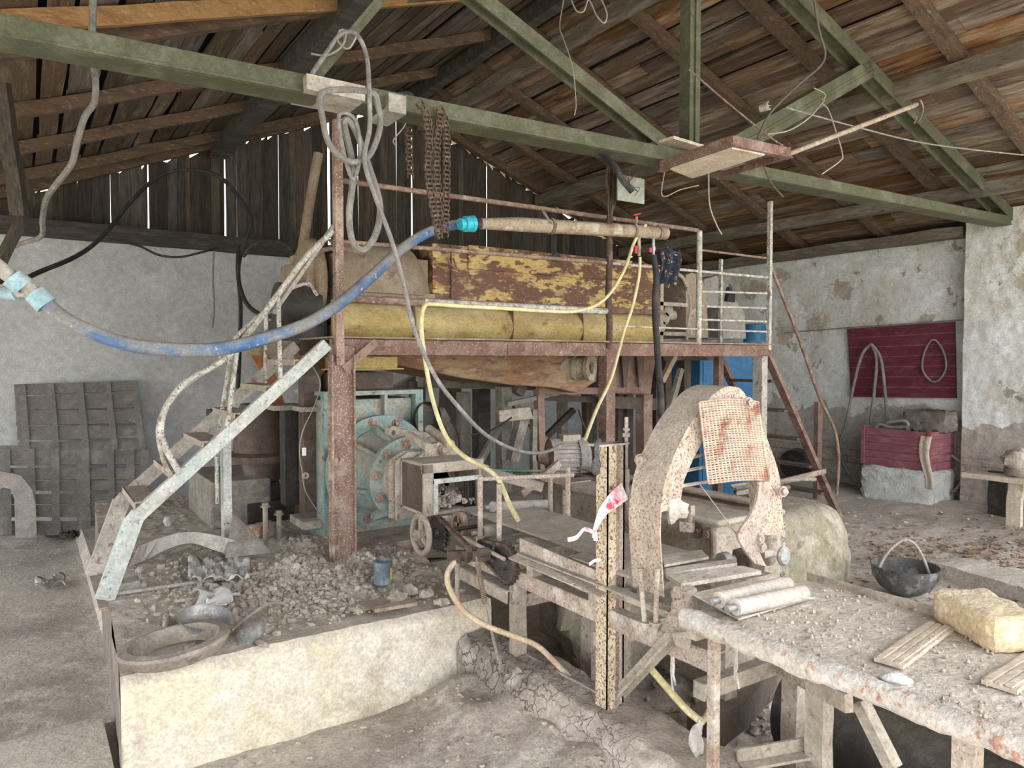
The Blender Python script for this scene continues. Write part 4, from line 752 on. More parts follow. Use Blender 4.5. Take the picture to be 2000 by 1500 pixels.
b = MB(); b.lathe([(.20,.02),(.19,-.06),(.165,-.20),(.155,-.26)], (CX+.01, 4.30, CZ), (0,1,0), 44); b.cyl((CX+.01,4.3,CZ), (CX+.01,4.04,CZ), .15, n=24); part('die_cone', b, M['dust_metal'], pm)
q = P(765, 845, y=4.5); b = MB(); b.lathe([(.018,-.02),(.045,-.02),(.045,.02),(.018,.02)], q, (.3,-1,0), 20, closed=True); b.beam(q+V3((.04,0,0)), P(850, 855, y=4.35), .03, .055); part('hinge_lug', b, M['dust_metal'], pm)
b = MB(); q = P(815, 812, y=4.78); b.lathe([(0,-.03),(.10,-.03),(.12,.0),(.12,.03)], q+V3((.07,0,-.02)), (.2,-1,0), 28); part('side_cover', b, M['dark'], pm, 'black round side cover')
for p, q in (((838,838,4.6),(880,868,4.3)), ((800,850,4.5),(838,875,4.25))):
    b = MB().tube(PD([p, q]), .028, 12); part('tie_rod', b, M['dust_metal'], pm)
# die box with window
bx0, bx1 = 1.885, 2.265; bz0, bz1 = .815, 1.115; by0, by1 = 3.74, 4.06
bxp = MB(); t = .018
bxp.bb(bx1-t, bx1, by0, by1, bz0, bz1); bxp.bb(bx0, bx1, by0, by1, bz1-t, bz1); bxp.bb(bx0, bx1, by0, by1, bz0, bz0+t); bxp.bb(bx0, bx1, by1-.02, by1, bz0, bz1)
bxp.bb(bx0-.01, bx1+.01, by0-.008, by0+.02, bz1-.055, bz1+.004); bxp.bb(bx0-.01, bx0+.055, by0-.008, by0+.01, bz0, bz1)
db = part('die_box', bxp, M['dust_metal'], pm, bevel=.003)
b = MB().bb(bx0, bx0+t, by0+.02, by1-.02, bz0+t, bz1-t); part('side_plate', b, M['darkbrown'], db, 'dark brown side plate')
b = MB(); wx0, wx1, wz0, wz1 = P(848,960,y=by0).x, P(935,960,y=by0).x, P(890,1000,y=by0).z-.01, P(890,940,y=by0).z
b.bb(wx0-.012, wx0+.016, by0-.02, by0-.008, wz0-.02, wz1+.02); b.bb(wx1-.016, wx1+.006, by0-.02, by0-.008, wz0-.02, wz1+.02); b.bb(wx0-.012, wx1+.006, by0-.022, by0-.008, wz1, wz1+.028); b.bb(wx0-.012, wx1+.006, by0-.02, by0-.008, wz0-.035, wz0); part('window_frame', b, M['stair'], db, 'pale blue grey opening frame')
b = MB()
for k in range(700):
    x = random.uniform(bx0+.03, bx1-.03); y = random.uniform(by0+.02, by1-.03); zz = bz0+.03+.05*(y-by0)/.3+.03*random.random()+.05*max(0, .5-abs((x-2.12)/.12)); b.lump((x, y, zz), random.uniform(.006,.014), 3)
part('clay_crumbs', b, M['clay'], db, 'dry clay crumbs inside the die box', kind='stuff')
b = MB()
for k in range(7): b.bb(wx1-.075+.01*k, wx1-.070+.01*k, by0+.03, by0+.05, wz0, wz1)
part('comb_bars', b, M['dark'], db)
for ym, e, mm in ((4.15, .03, 'rust_dusty'), (4.08, .018, 'stair_dusty')):
    b = MB(); b.prism([V3((bx0-e, ym, bz0-.08)), V3((bx0-e, ym, bz1-.02)), V3((bx0+.06, ym, bz1+.03)), V3((bx1-.04, ym, bz1+.03)), V3((bx1+.05, ym, bz1-.04)), V3((bx1+.05, ym, bz0-.06))], (0,.02,0)); part('mount_plate', b, M[mm], pm)
b = MB().beam(P(925,915,y=3.9), P(1060,952,y=3.6), .05, .05); part('side_bar', b, M['dust_metal'], pm)
b = MB(); b.prism(PL([(792,908),(822,890),(843,868),(868,861),(888,868),(908,888),(960,912)], y=4.03), (0,.04,0)); lp = part('lifting_lug', b, M['pink_dusty'], pm, bevel=.004)
b = MB().bolt(P(866, 878, y=4.02), (0,-1,0), .024, .03); part('bolt', b, M['redcol'], lp)
b = MB(); b.tube(PL([(800,910),(830,903),(870,908),(925,900)], y=3.98), .012, 6, sub=4); part('sealing_strip', b, M['dark'], pm, 'black torn rubber strip')
b = MB(); b.bb(CX-.35, CX+.3, 4.45, 5.3, .43, .5); part('foot', b, M['redcol'], pm)
# chute between mixer and pug mill
ch = thing('feed_chute', 'dark red sheet metal feed chute above the pug mill', 'chute', (2.1, 5.1, 1.4))
p, q = P(640, 728, y=4.95), P(768, 768, y=4.95); b = MB(); b.bb(p.x, q.x, 4.95, 5.5, ztop+.031, p.z); part('lower_duct', b, M['darkbrown'], ch, bevel=.006)
p2, q2 = P(640, 685, y=4.96), P(770, 720, y=4.96); b = MB(); b.bb(p2.x, q2.x, 4.9, 5.5, q2.z+.004, 1.735); part('upper_duct', b, M['yellow'], ch, 'yellow upper duct', bevel=.004)
b = MB(); b.bb(p2.x-.03, q2.x+.04, 4.88, 5.52, p.z+.02, q2.z+.004); part('flange', b, M['yellow'], ch)

# electric motor behind the conveyor
q = P(1112, 893, y=4.35); em = thing('electric_motor', 'grey finned electric motor on a stand behind the conveyor', 'motor', (q.x, 4.35, .42)); ax = V3((.93,-.36,0)).normalized()
b = MB(); b.cyl(q-ax*.13, q+ax*.05, .125, n=28)
for k in range(26):
    an = 2*math.pi*k/26; a_ = V3((0,0,1)); c_ = ax.cross(a_); d_ = a_*math.cos(an)+c_*math.sin(an); b.beam(q-ax*.13+d_*.132, q+ax*.05+d_*.132, .006, .022, up=d_)
part('finned_body', b, M['scrap'], em)
b = MB().lathe([(0,.15),(.05,.15),(.12,.14),(.15,.11),(.15,.05),(0,.05)], q, ax, 30); part('fan_cover', b, M['greyrubber'], em)
b = MB().lathe([(0,0),(.14,0),(.145,-.03),(.06,-.05),(.03,-.12),(0,-.12)], q-ax*.13, ax, 30); part('end_shield', b, M['dust_red'], em)
b = MB(); b.box(q+V3((0,0,.15)), (.14,.12,.05), rz=-.35); part('terminal_box', b, M['dust_metal'], em, bevel=.005)
b = MB(); b.bb(q.x-.16, q.x+.16, 4.25, 4.45, q.z-.17, q.z-.14); b.bb(q.x-.13, q.x-.05, 4.28, 4.42, q.z-.14, q.z-.10); b.bb(q.x+.05, q.x+.13, 4.28, 4.42, q.z-.14, q.z-.10); part('base_plate', b, M['darkbrown'], em)
b = MB(); b.bb(q.x-.14, q.x+.14, 4.25, 4.5, .42, q.z-.172); part('stand', b, M['dust_metal'], em, bevel=.01)
b = MB().beam(P(1092,905,y=4.1), P(1018,965,y=4.1), .05, .03, up=(0,1,0)); part('belt_bar', b, M['rust_dusty'], em)
b = MB().prism(PL([(1035,925),(1115,925),(1115,950),(1060,940)], y=4.05), (0,.01,0)); part('bracket', b, M['dust_red'], em)
b = MB().tube([P(935,918,y=4.3), P(1060,920,y=4.3)], .012, 10); solo('green_pipe', b, mat('green_pipe_paint', (.05,.19,.12), [((.2,.22,.18), 8, .5, .64)], rough=.5, bump=.1), 'thin dark green pipe running behind the die box', 'pipe')

# big pulley guard right of mixer, blue cabinet and barrel
pg = thing('pulley_guard', 'grey curved sheet guard and pulleys beyond the right end of the mixer', 'guard', (5.6, 5.6, 1.8))
b = MB(); ptsA = PL([(1306,562),(1312,545),(1325,538),(1337,548),(1345,575),(1350,660)], y=5.3); b.band(ptsA, [q_+V3((0,.5,0)) for q_ in ptsA], .01); b.tube(PL([(1322,535),(1335,545),(1345,575),(1348,600),(1342,640),(1340,665)], y=5.2), .02, 8, sub=4); part('curved_bar', b, M['dust_metal'], pg)
pts = PL([(1340,536),(1352,532),(1370,540),(1380,570),(1384,660),(1340,660)], y=5.2); b = MB().prism(pts, (0,.35,0)); part('guard_sheet', b, M['pipe_tan'], pg, bevel=.006)
pts = PL([(1375,545),(1400,538),(1425,560),(1440,590),(1455,610),(1458,662),(1382,662)], y=5.9); b = MB().prism(pts, (0,.3,0)); part('rear_guard', b, M['scrap'], pg, bevel=.01)
b = MB(); b.prism(PL([(1380,600),(1412,600),(1412,660),(1380,660)], y=5.85), (0,.04,0)); b.prism(PL([(1425,560),(1436,575),(1436,590),(1420,588)], y=5.85), (0,.04,0)); part('recess', b, M['dark'], pg)
b = MB(); b.bb(5.2, 6.1, 5.15, 6.3, 1.70, 1.79); b.bb(5.2,5.3,5.8,5.9,0,1.7); b.bb(5.85,5.95,5.9,6.0,0,1.7); part('stand', b, M['darkbrown'], pg)
q = P(1475, 650, y=6.3); br = thing('blue_barrel', 'blue barrel standing up behind the right railing', 'barrel', (q.x, 6.3, 0)); b = MB(); zt_ = P(1475, 634, y=6.3).z; b.lathe([(0,zt_-.02),(.12,zt_-.02),(.13,zt_),(.145,zt_),(.15,zt_-.03),(.15,1.2),(.155,1.18),(.15,1.16),(.15,.6),(.155,.58),(.15,.56),(.15,.02),(.14,0),(0,0)], (q.x, 6.3, 0), (0,0,1), 32); part('drum', b, M['bluebox'], br)
b = MB().lathe([(0,zt_+.012),(.10,zt_+.012),(.12,zt_-.0),(.12,zt_-.019),(0,zt_-.019)], (q.x, 6.3, 0), (0,0,1), 28); part('lid', b, M['greyrubber'], br)
p, q = P(1368, 695, y=5.6), P(1470, 860, y=5.6); bc = thing('blue_cabinet', 'bright blue sheet metal cabinet under the right end of the platform', 'cabinet', ((p.x+q.x)/2, 5.7, 0)); b = MB(); b.bb(p.x, q.x, 5.6, 6.1, .02, p.z); part('body', b, M['bluebox'], bc, bevel=.012)
b = MB(); b.bb(p.x+.04, q.x-.04, 5.59, 5.605, .1, p.z-.06); part('door', b, M['bluebox'], bc, bevel=.004)

# ================================================================ CONVEYOR WITH CHAIN DRIVE
cv = thing('belt_conveyor', 'mud caked steel belt conveyor frame leading from the die box to the table', 'conveyor', (2.1, 2.6, .3))
b = MB(); b.bb(2.07, 2.46, 1.98, 3.66, .845, .857); part('belt_plate', b, M['dust_metal'], cv, bevel=.002)
b = MB(); b.beam((1.93, 3.45, .67), (1.93, 1.66, .68), .008, .07, seg=6, jit=.001); b.beam((1.955, 3.45, .705), (1.955, 1.66, .715), .055, .007); part('lower_rail', b, M['pink_dusty'], cv)
b = MB(); b.angle((2.52, 3.45, .70), (2.52, 1.60, .72), .07, .008, side=-1); part('lower_rail', b, M['pink_dusty'], cv)
b = MB(); b.beam((1.945, 2.82, .785), (1.945, 1.75, .79), .008, .04); b.beam((1.925, 2.82, .805), (1.925, 1.75, .81), .05, .007); part('upper_rail', b, M['dust_metal'], cv)
b = MB(); b.beam((1.90, 3.38, .58), (1.90, 2.90, .575), .008, .06); b.beam((1.925, 3.38, .61), (1.925, 2.90, .605), .05, .007); part('lower_rail', b, M['dust_metal'], cv)
b = MB(); b.prism([V3((1.93, 2.84, .80)), V3((1.93, 2.84, .87)), V3((1.93, 2.2, .85)), V3((1.93, 2.2, .78))], (.008,0,0)); b.prism([V3((1.93,2.84,.80)), V3((1.88,2.86,.775)), V3((1.88,2.2,.77)), V3((1.93,2.2,.78))], (0,0,.006)); part('side_guard', b, M['pink_dusty'], cv)
for (x, y, z0_, z1_, wd) in ((1.95,2.88,.30,.70,.06), (2.5,2.75,-.05,.72,.06), (2.5,1.75,-.05,.72,.07), (2.3,2.75,.0,.6,.08), (2.62,2.2,.0,.68,.08)):
    b = MB().beam((x, y, z0_), (x, y, z1_), wd, wd, up=(1,0,0), seg=5, jit=.003); part('leg', b, M['dust_metal'], cv)
for (p, q, wd) in (((1.95,2.75,.70),(1.95,2.75,.79),.05), ((1.95,2.3,.70),(1.95,2.3,.79),.05)):
    b = MB().beam(p, q, wd, wd, up=(1,0,0)); part('spacer', b, M['dust_metal'], cv)
for y in (2.9, 2.3, 1.75):
    b = MB().beam((1.95, y, .55), (2.52, y, .55), .05, .06, seg=4, jit=.003); part('cross_bar', b, M['dust_metal'], cv)
for y in (3.3, 2.95, 2.55, 2.15):
    b = MB().cyl((2.0, y, .80), (2.50, y, .80), .035, n=18); b.cyl((1.94, y, .80), (2.55, y, .80), .010, n=10); part('roller', b, M['scrap'], cv)
b = MB().beam(P(1318,1238,x=1.92), P(1214,1350,x=1.92), .055, .008, up=(1,0,0)); b.beam(P(1318,1246,x=1.90), P(1214,1358,x=1.90), .01, .05, up=(1,0,0)); part('corner_brace', b, M['dust_metal'], cv)
b = MB().prism(PL([(1308,1236),(1346,1232),(1346,1262),(1340,1274),(1318,1262)], x=1.88), (.014,0,0)); part('end_lug', b, M['dust_metal'], cv, bevel=.012)
b = MB(); b.beam(P(1005,1275,x=1.97), P(1178,1369,x=1.97), .008, .05); b.beam(P(1005,1266,x=1.99), P(1178,1360,x=1.99), .05, .007); part('sill_rail', b, M['pink_dusty'], cv)
for (u, v0, v1, x, m) in ((975,945,1075,1.98,'pink_dusty'), (938,930,1058,1.98,'pink_dusty'), (1109,912,1022,2.50,'pink_dusty'), (1075,925,1010,2.50,'dust_metal')):
    b = MB().tube([P(u,v0,x=x), P(u,v1,x=x)], .014, 9); b.lathe([(.014,0),(.026,0),(.026,.03),(.014,.03)], P(u,v1,x=x), (0,0,1), 8, closed=True); part('upright', b, M[m], cv)
b = MB().tube([P(938,936,x=2.0), P(1120,928,x=2.5)], .012, 9); part('cross_rod', b, M['pink_dusty'], cv)
b = MB().cyl(P(962,990,x=2.15), P(1066,985,x=2.6), .030, n=18); b.cyl(P(950,991,x=2.12), P(1075,985,x=2.63), .009, n=8); part('roller', b, M['scrap'], cv, 'pale dusty loose roller')
b = MB().beam((2.0, 3.5, .72), (2.5, 3.5, .72), .08, .03); part('cross_plate', b, M['dust_metal'], cv)
# slats towards the arch
for (p, dz, t) in ((PL([(1292,1088),(1370,1078),(1384,1092),(1298,1108)], z=.885), 0, .01), (PL([(1300,1117),(1432,1098),(1440,1106),(1300,1128)], z=.885), 0, .015), (PL([(1300,1128),(1450,1112),(1487,1122),(1330,1148)], z=.89), 0, .015)):
    b = MB().prism(p, (0,0,t)); part('cover_slat', b, M['tabletop'], cv)
b = MB(); b.beam((2.0,2.5,.855),(2.02,1.98,.86),.10,.012); part('edge_strip', b, M['dust_metal'], cv)
# chain drive
dr = thing('chain_drive', 'greasy black chain drive with sprockets and a handwheel beside the die box', 'drive', (1.8, 3.3, .6))
hw = P(822, 1044, y=3.42); XA = V3((1,0,0))
b = MB(); b.lathe([(.096+.016*math.cos(a), .016*math.sin(a)) for a in [i*math.pi/5 for i in range(10)]], hw, XA, 40, closed=True)
for k in range(3):
    an = math.pi/2 + k*2*math.pi/3; d_ = V3((0, math.cos(an), math.sin(an))); b.tube([hw, hw+d_*.085], .014, 8)
b.cyl(hw-XA*.03, hw+XA*.02, .030, n=16); b.cyl(hw-XA*.05, hw, .016, n=6); part('handwheel', b, M['ring'], dr, 'dusty three spoke handwheel')
b = MB().cyl(hw, hw+XA*.35, .012, n=10); part('shaft', b, M['dark'], dr)
def sprocket(c, r, n_, w_=.014):
    b = MB(); pts = []
    for k in range(n_*4):
        an = 2*math.pi*k/(n_*4); rr = r + (.010 if k % 4 < 2 else -.004); pts.append(V3(c)+V3((0, rr*math.cos(an), rr*math.sin(an))))
    b.prism(pts, (w_,0,0)); b.lathe([(0,-.02),(r*.3,-.02),(r*.35,.0)], c, XA, 20); part('sprocket', b, M['dark'], dr)
s1 = V3((hw.x+.09, hw.y, hw.z-.005)); s2 = P(985, 1100, x=1.90); s3 = P(948, 1072, x=1.92)
sprocket(s1, .085, 22); sprocket(s1+V3((.03,0,0)), .07, 18); sprocket(s2, .098, 24, .02); sprocket(s3, .045, 12)
def loop(c1, r1, c2, r2, x):
    pts = []; d = V3((0, c2.y-c1.y, c2.z-c1.z)).normalized(); nrm = V3((0, -d.z, d.y)); out = []
    a0 = math.atan2(nrm.z, nrm.y)
    for k in range(13): an = a0 + math.pi*k/12; out.append(V3((x, c1.y+r1*math.cos(an), c1.z+r1*math.sin(an))))
    for k in range(13): an = a0 + math.pi + math.pi*k/12; out.append(V3((x, c2.y+r2*math.cos(an), c2.z+r2*math.sin(an))))
    res = [out[0]]
    for i in range(1, len(out)+1):
        p, q = res[-1], out[i % len(out)]; L_ = (q-p).length; n_ = max(1, round(L_/.022))
        for j in range(1, n_+1): res.append(p.lerp(q, j/n_))
    b = MB()
    for i in range(len(res)-1):
        for k in (-1, 1): b.beam(res[i]+XA*k*.010, res[i+1]+XA*k*.010, .005, .015)
        b.beam(res[i]-XA*.014, res[i]+XA*.014, .010, .010)
    part('chain', b, M['chain'], dr)
loop(s1, .088, V3((s1.x, s3.y, s3.z)), .048, s1.x+.007); loop(V3((s2.x, s2.y, s2.z)), .088, V3((s2.x, s3.y, s3.z)), .045, s2.x+.008)
b = MB(); b.beam(P(880,1085,x=1.80), P(950,1085,x=1.85), .05, .05); b.cyl(P(893,1090,x=1.78), P(893,1090,x=1.78)+V3((.05,0,0)), .028, n=14); b.cyl(P(935,1080,x=1.80), P(935,1080,x=1.80)+V3((.05,0,0)), .022, n=14); part('bearing_bar', b, M['darkbrown'], dr)
b = MB().tube([P(893,1092,x=1.79), P(893,1092,x=1.79)+V3((0,0,-.22))], .012, 8); b.tube([P(905,1050,x=1.85), P(985,1092,x=1.88)], .01, 8); part('tension_rod', b, M['dust_metal'], dr)
b = MB().lathe([(0,0),(.065,0),(.065,.05),(.03,.06),(0,.06)], s2+V3((.03,0,0)), XA, 24); part('hub_drum', b, M['dust_metal'], dr)
q = P(893, 1025, x=2.0); b = MB().lathe([(.05,0),(.075,0),(.075,.03),(.05,.03)], q, XA, 26, closed=True); b.beam(q+V3((.015,-.05,0)), q+V3((.015,.05,0)), .02, .02); b.beam(q+V3((.015,0,-.05)), q+V3((.015,0,.05)), .02, .02, up=(0,1,0)); part('rear_pulley', b, M['dust_red'], dr)
# coil spring
p, q = P(930,1088,x=1.78), P(948,1180,x=1.76); b = MB(); d = (q-p); a_ = d.orthogonal().normalized(); c_ = d.normalized().cross(a_); pts = []
for k in range(24*10+1): t = k/240; an = k*2*math.pi/10; pts.append(p + d*(.15+.85*t) + (a_*math.cos(an)+c_*math.sin(an))*.011)
b.tube(pts, .0028, 5); b.tube([p, p+d*.15], .004, 6); sp_ = thing('coil_spring', 'rusty coil spring stretched from the chain drive down to a wire', 'spring', q); part('coil', b, M['dust_red'], sp_)
b = MB().tube([q, P(958,1230,x=1.74), P(972,1290,x=1.76)], .003, 5, sub=4); b.tube([q, P(962,1235,x=1.76), P(978,1305,x=1.78)], .003, 5, sub=4); part('tie_wire', b, M['wire'], sp_)

# yellow post with bolts and ribbon
yp = thing('yellow_post', 'upright rust spotted pale yellow channel post on the mud curb', 'post', (1.97, 2.24, .3)); Y0_ = 2.24
xp = P(1190, 1100, y=Y0_).x; ztp = P(1190, 868, y=Y0_).z
b = MB(); b.bb(xp-.045, xp-.002, Y0_-.045, Y0_-.035, .30, ztp); b.bb(xp-.045, xp-.037, Y0_-.045, Y0_+.03, .30, ztp); part('channel', b, M['cream_post'], yp)
b = MB(); b.bb(xp+.010, xp+.045, Y0_-.040, Y0_-.030, .30, ztp); b.bb(xp+.037, xp+.045, Y0_-.04, Y0_+.03, .30, ztp); part('channel', b, M['rust_dusty'], yp, 'rust speckled right half of the post')
b = MB(); b.bb(xp-.004, xp+.014, Y0_-.046, Y0_-.024, .30, ztp); part('seam', b, M['redcol'], yp, 'dark rusty seam running down the post')
b = MB(); b.bb(xp-.10, xp+.055, Y0_-.05, Y0_+.02, ztp, ztp+.008); part('cap_plate', b, M['stair_dusty'], yp)
q = V3((xp+.062, Y0_-.03, ztp)); b = MB(); b.cyl(q+V3((0,0,-.22)), q+V3((0,0,.11)), .008, n=10); b.cyl(q+V3((0,0,.03)), q+V3((0,0,.045)), .017, n=6); b.cyl(q+V3((0,0,.055)), q+V3((0,0,.065)), .015, n=6); b.cyl(q+V3((0,0,-.16)), q+V3((0,0,-.10)), .014, n=8); b.bb(q.x-.06, q.x+.01, q.y-.01, q.y+.01, ztp-.0, ztp+.008); part('threaded_rod', b, M['stair_dusty'], yp)
b = MB(); b.beam(q+V3((0,0,-.16)), P(1232,1015,y=Y0_), .014, .014); part('link_rod', b, M['pink_dusty'], yp)
q = P(1166, 885, y=Y0_-.05); b = MB(); b.tube([q+V3((.01,0,.05)), q+V3((-.01,-.01,.03)), q+V3((0,0,-.02)), q+V3((-.01,-.01,-.05))], .010, 8, sub=4); b.lump(q+V3((-.005,-.005,-.05)), (.02,.015,.035), 5); solo('wire_clip', b, M['pot'], 'grey metal clip hanging on the left of the yellow post top', 'clip')
b = MB(); A_ = catmull(PL([(1213,943),(1190,965),(1170,995),(1160,1030),(1157,1050)], y=Y0_-.07), 6); B_ = catmull(PL([(1226,975),(1206,990),(1185,1005),(1166,1035),(1163,1052)], y=Y0_-.09), 6); b.band(A_, B_, .003)
A_ = catmull(PL([(1157,1035),(1140,1030),(1125,1045),(1108,1050)], y=Y0_-.08), 6); B_ = [q_+V3((0,-.004,-.016)) for q_ in A_]; b.band(A_, B_, .003); A_ = PL([(1158,1040),(1166,1040)], y=Y0_-.08); B_ = PL([(1160,1056),(1168,1056)], y=Y0_-.08); b.band(A_, B_, .003)
A_ = catmull(PL([(1172,1090),(1160,1092),(1150,1099)], y=Y0_-.06), 5); b.band(A_, [q_+V3((0,-.003,-.012)) for q_ in A_], .003); solo('ribbon', b, M['ribbon'], 'pink and white tape tied round the yellow post', 'ribbon')

# arched cutter guard
ar = thing('arched_cutter_guard', 'tall rusty arched steel guard standing over the conveyor end', 'guard', (2.2, 1.95, .7))
YN, YF = 1.87, 2.03
NE = PL([(1298,1166),(1294,1100),(1291,1050),(1292,1000),(1301,940),(1320,888),(1348,832),(1382,786),(1405,765),(1424,757)], y=YN); NE = catmull(NE, 5)
b = MB(); FE = [V3((q_.x, YF, q_.z)) for q_ in NE]; b.band(NE, FE, .006); part('outer_band', b, M['rust_dusty'], ar)
IN = catmull(PL([(1297,1005),(1296,985),(1318,975),(1326,940),(1345,895),(1362,868),(1373,850),(1368,800),(1395,790),(1424,790)], y=YN), 5)
k0 = 15; NN = NE[k0:]; nI = len(IN); 
def res_(pts, n_):
    L_ = [0]
    for i in range(1, len(pts)): L_.append(L_[-1]+(pts[i]-pts[i-1]).length)
    out = []
    for k in range(n_):
        s_ = L_[-1]*k/(n_-1); i = 1
        while i < len(L_)-1 and L_[i] < s_: i += 1
        out.append(pts[i-1].lerp(pts[i], (s_-L_[i-1])/max(1e-6, L_[i]-L_[i-1])))
    return out
IN2 = catmull(PL([(1292,1000),(1325,985),(1335,940),(1352,900),(1366,872),(1376,850),(1385,830),(1400,815),(1424,808)], y=YN), 5)
b = MB(); b.band(res_(NN, 30), res_([q_+V3((0,-.002,0)) for q_ in IN2], 30), .006); part('side_plate', b, M['rust_dusty'], ar)
RO = catmull(PL([(1424,757),(1445,762),(1462,785),(1483,825),(1503,875),(1518,920),(1524,960),(1527,1010),(1530,1045)], y=YN), 5); RI = catmull(PL([(1424,808),(1440,815),(1452,835),(1462,870),(1472,900),(1478,930),(1490,960),(1492,1010),(1484,1045)], y=YN), 5)
b = MB(); b.band(res_(RO, 30), res_(RI, 30), .006); part('side_plate', b, M['rust_dusty'], ar)
b = MB(); b.band(RO, [V3((q_.x, YF, q_.z)) for q_ in RO], .006); part('outer_band', b, M['rust_dusty'], ar)
A_ = catmull(PL([(1478,940),(1474,975),(1458,1010),(1437,1042),(1448,1070),(1470,1100)], y=YN-.02), 5); B_ = catmull(PL([(1500,940),(1498,975),(1488,1015),(1476,1050),(1480,1080),(1492,1105)], y=YN-.02), 5); b = MB(); b.band(A_, B_, .012); part('curved_leg', b, M['pink_dusty'], ar)
q = P(1265, 905, y=YF); b = MB(); b.cyl(q, q+V3((-.05,-.01,.02)), .026, n=6); b.cyl(q+V3((-.05,-.01,.02)), q+V3((-.065,-.01,.025)), .014, n=10); b.box(q+V3((-.01,0,-.01)), (.03,.05,.06)); part('clamp_nut', b, M['rust_dusty'], ar)
for u, u2 in ((1250, 1261), (1284, 1280)):
    b = MB().tube([P(u, 1110, x=1.865), P(u2, 1238, x=1.865)], .0095, 10); b.bolt(P(u2, 1214, x=1.865), (0,0,-1), .015, .02); part('anchor_rod', b, M['pink_dusty'], ar)
for (u, v) in ((1335,893),(1325,918),(1315,948)):
    b = MB().tube([P(u, v+4, y=YN+.03), P(1385, v-8, y=YN+.03)], .007, 8); part('cross_rod', b, M['pink_dusty'], ar)
b = MB(); b.lump(P(1316, 992, y=YN+.01), (.045,.05,.045), 7, .5); part('clay_crust', b, M['tabletop'], ar, 'whitish crust of dried clay')
for (u, v) in ((1482,1052),(1486,1068),(1528,960),(1461,787)):
    b = MB().bolt(P(u, v, y=YN-.03), (-.2,-1,.1), .015, .02); part('bolt', b, M['pink_dusty'], ar)
# woven rod screen
def scr(a, c, off=0): u = 1366+ (1480-1366)*a + (12*a)*c + 14*c*(1-a) + 5*c*c*a; v = 786 - 6*math.sin(a*3) + 12*a*c*.2 + (944-786)*c - 8*a*c; q_ = P(u, v, y=YN-.03); q_.y += -.02*math.sin(a*3.1)*c - .01*c + off; return q_
b = MB(); nr, nc_ = 34, 18
for i in range(nr+1): b.tube([scr(k/36, i/nr, .0035*(1 if (k+i) % 2 else -1)) for k in range(37)], .0036, 5)
for j in range(nc_+1): b.tube([scr(j/nc_, k/24) for k in range(25)], .0038, 5)
b.tube([scr(1, k/24) for k in range(25)], .006, 6)
ws = solo('woven_wire_screen', b, mat('tan_rusty_mesh_wire', (.50,.40,.32), [((.30,.14,.10), 9, .5, .62)], rough=.8, bump=.2), 'pinkish tan woven wire screen hanging inside the arch', 'screen')
b = MB(); b.tube([P(1366,945,y=YN-.03), P(1392,980,y=YN+.0), P(1440,1045,y=YN), P(1462,1062,y=YN)], .002, 4, sub=3); solo('loose_wire', b, M['wire'], 'thin slack wire below the woven screen', 'wire')
# bearings and hanging weight near the right leg
bg_ = thing('shaft_bearing', 'grimy bearing block and shaft at the right foot of the arch', 'bearing', (2.62, 2.05, .7))
q = P(1462, 1095, y=2.05); b = MB(); b.box(q, (.11,.10,.10), rz=.1); part('housing', b, M['darkbrown'], bg_, bevel=.012)
b = MB(); b.cyl(q+V3((-.13,.04,.01)), q+V3((.22,.02,0)), .020, n=16); b.cyl(q+V3((-.13,.04,.01)), q+V3((-.09,.04,.01)), .034, n=16); part('shaft', b, M['scrap'], bg_)
b = MB(); b.prism([q+V3((-.08,-.05,-.06)), q+V3((.10,-.05,-.06)), q+V3((.16,-.05,-.12)), q+V3((-.02,-.05,-.10))], (0,.12,0)); part('foot', b, M['pink_dusty'], bg_)
q = P(1503, 1072, y=2.1); b = MB(); b.lump(q, (.05,.05,.075), 9, .15); b.cyl(q+V3((0,0,.0)), q+V3((-.0,0,.2)), .045, n=16); part('clay_caked_column', b, M['dust_metal'], bg_)
hwt = thing('hanging_weight', 'oval metal weight hanging on a thin chain right of the arch', 'weight', P(1532, 1115, y=1.95)); q = P(1530, 1086, y=1.93); b = MB(); b.lathe([(0,-.014),(.026,-.013),(.034,-.004),(.034,.004),(.026,.013),(0,.014)], q, (-.1,-1,0), 26)
for i, p_ in enumerate(b.v): b.v[i] = V3((p_.x, p_.y, q.z+(p_.z-q.z)*1.25))
part('disc', b, M['tin'], hwt)
b = MB()
for k in range(5): b.lathe([(.006,-.002),(.011,-.002),(.011,.002),(.006,.002)], q+V3((0,0,.05+.021*k)), ((1,.3,0) if k % 2 else (.1,-1,0)), 12, closed=True)
b.cyl(q+V3((0,0,-.045)), q+V3((0,0,-.075)), .003, n=6); b.lump(q+V3((0,0,-.08)), .012, 5); part('link_chain', b, M['pipe_pale'], hwt)

# gear box with lid behind the arch
gb = thing('gearbox', 'dust covered cast gearbox with overhanging lid behind the arch', 'gearbox', (3.1, 3.0, 0))
b = MB(); b.bb(2.92, 3.36, 2.52, 3.72, .0, .87); b.bb(2.90, 2.93, 2.50, 2.54, .0, .87); b.bb(2.66, 2.92, 2.9, 3.7, .0, .6); part('case', b, M['dust_metal'], gb, bevel=.02)
b = MB(); b.bb(2.87, 3.42, 2.46, 3.76, .87, .905); part('lid', b, M['dust_metal'], gb, bevel=.015)
b = MB().channel((3.30, 2.5, .93), (3.30, 4.0, .93), .05, .10, .01, side=-1); part('channel', b, M['dust_red'], gb)
q = P(1350, 1012, x=2.88); b = MB(); b.box(q+V3((-.01,0,.02)), (.03,.04,.10)); b.box(q+V3((-.03,0,-.04)), (.04,.07,.05), rz=.5); part('latch', b, M['rust_dusty'], gb)
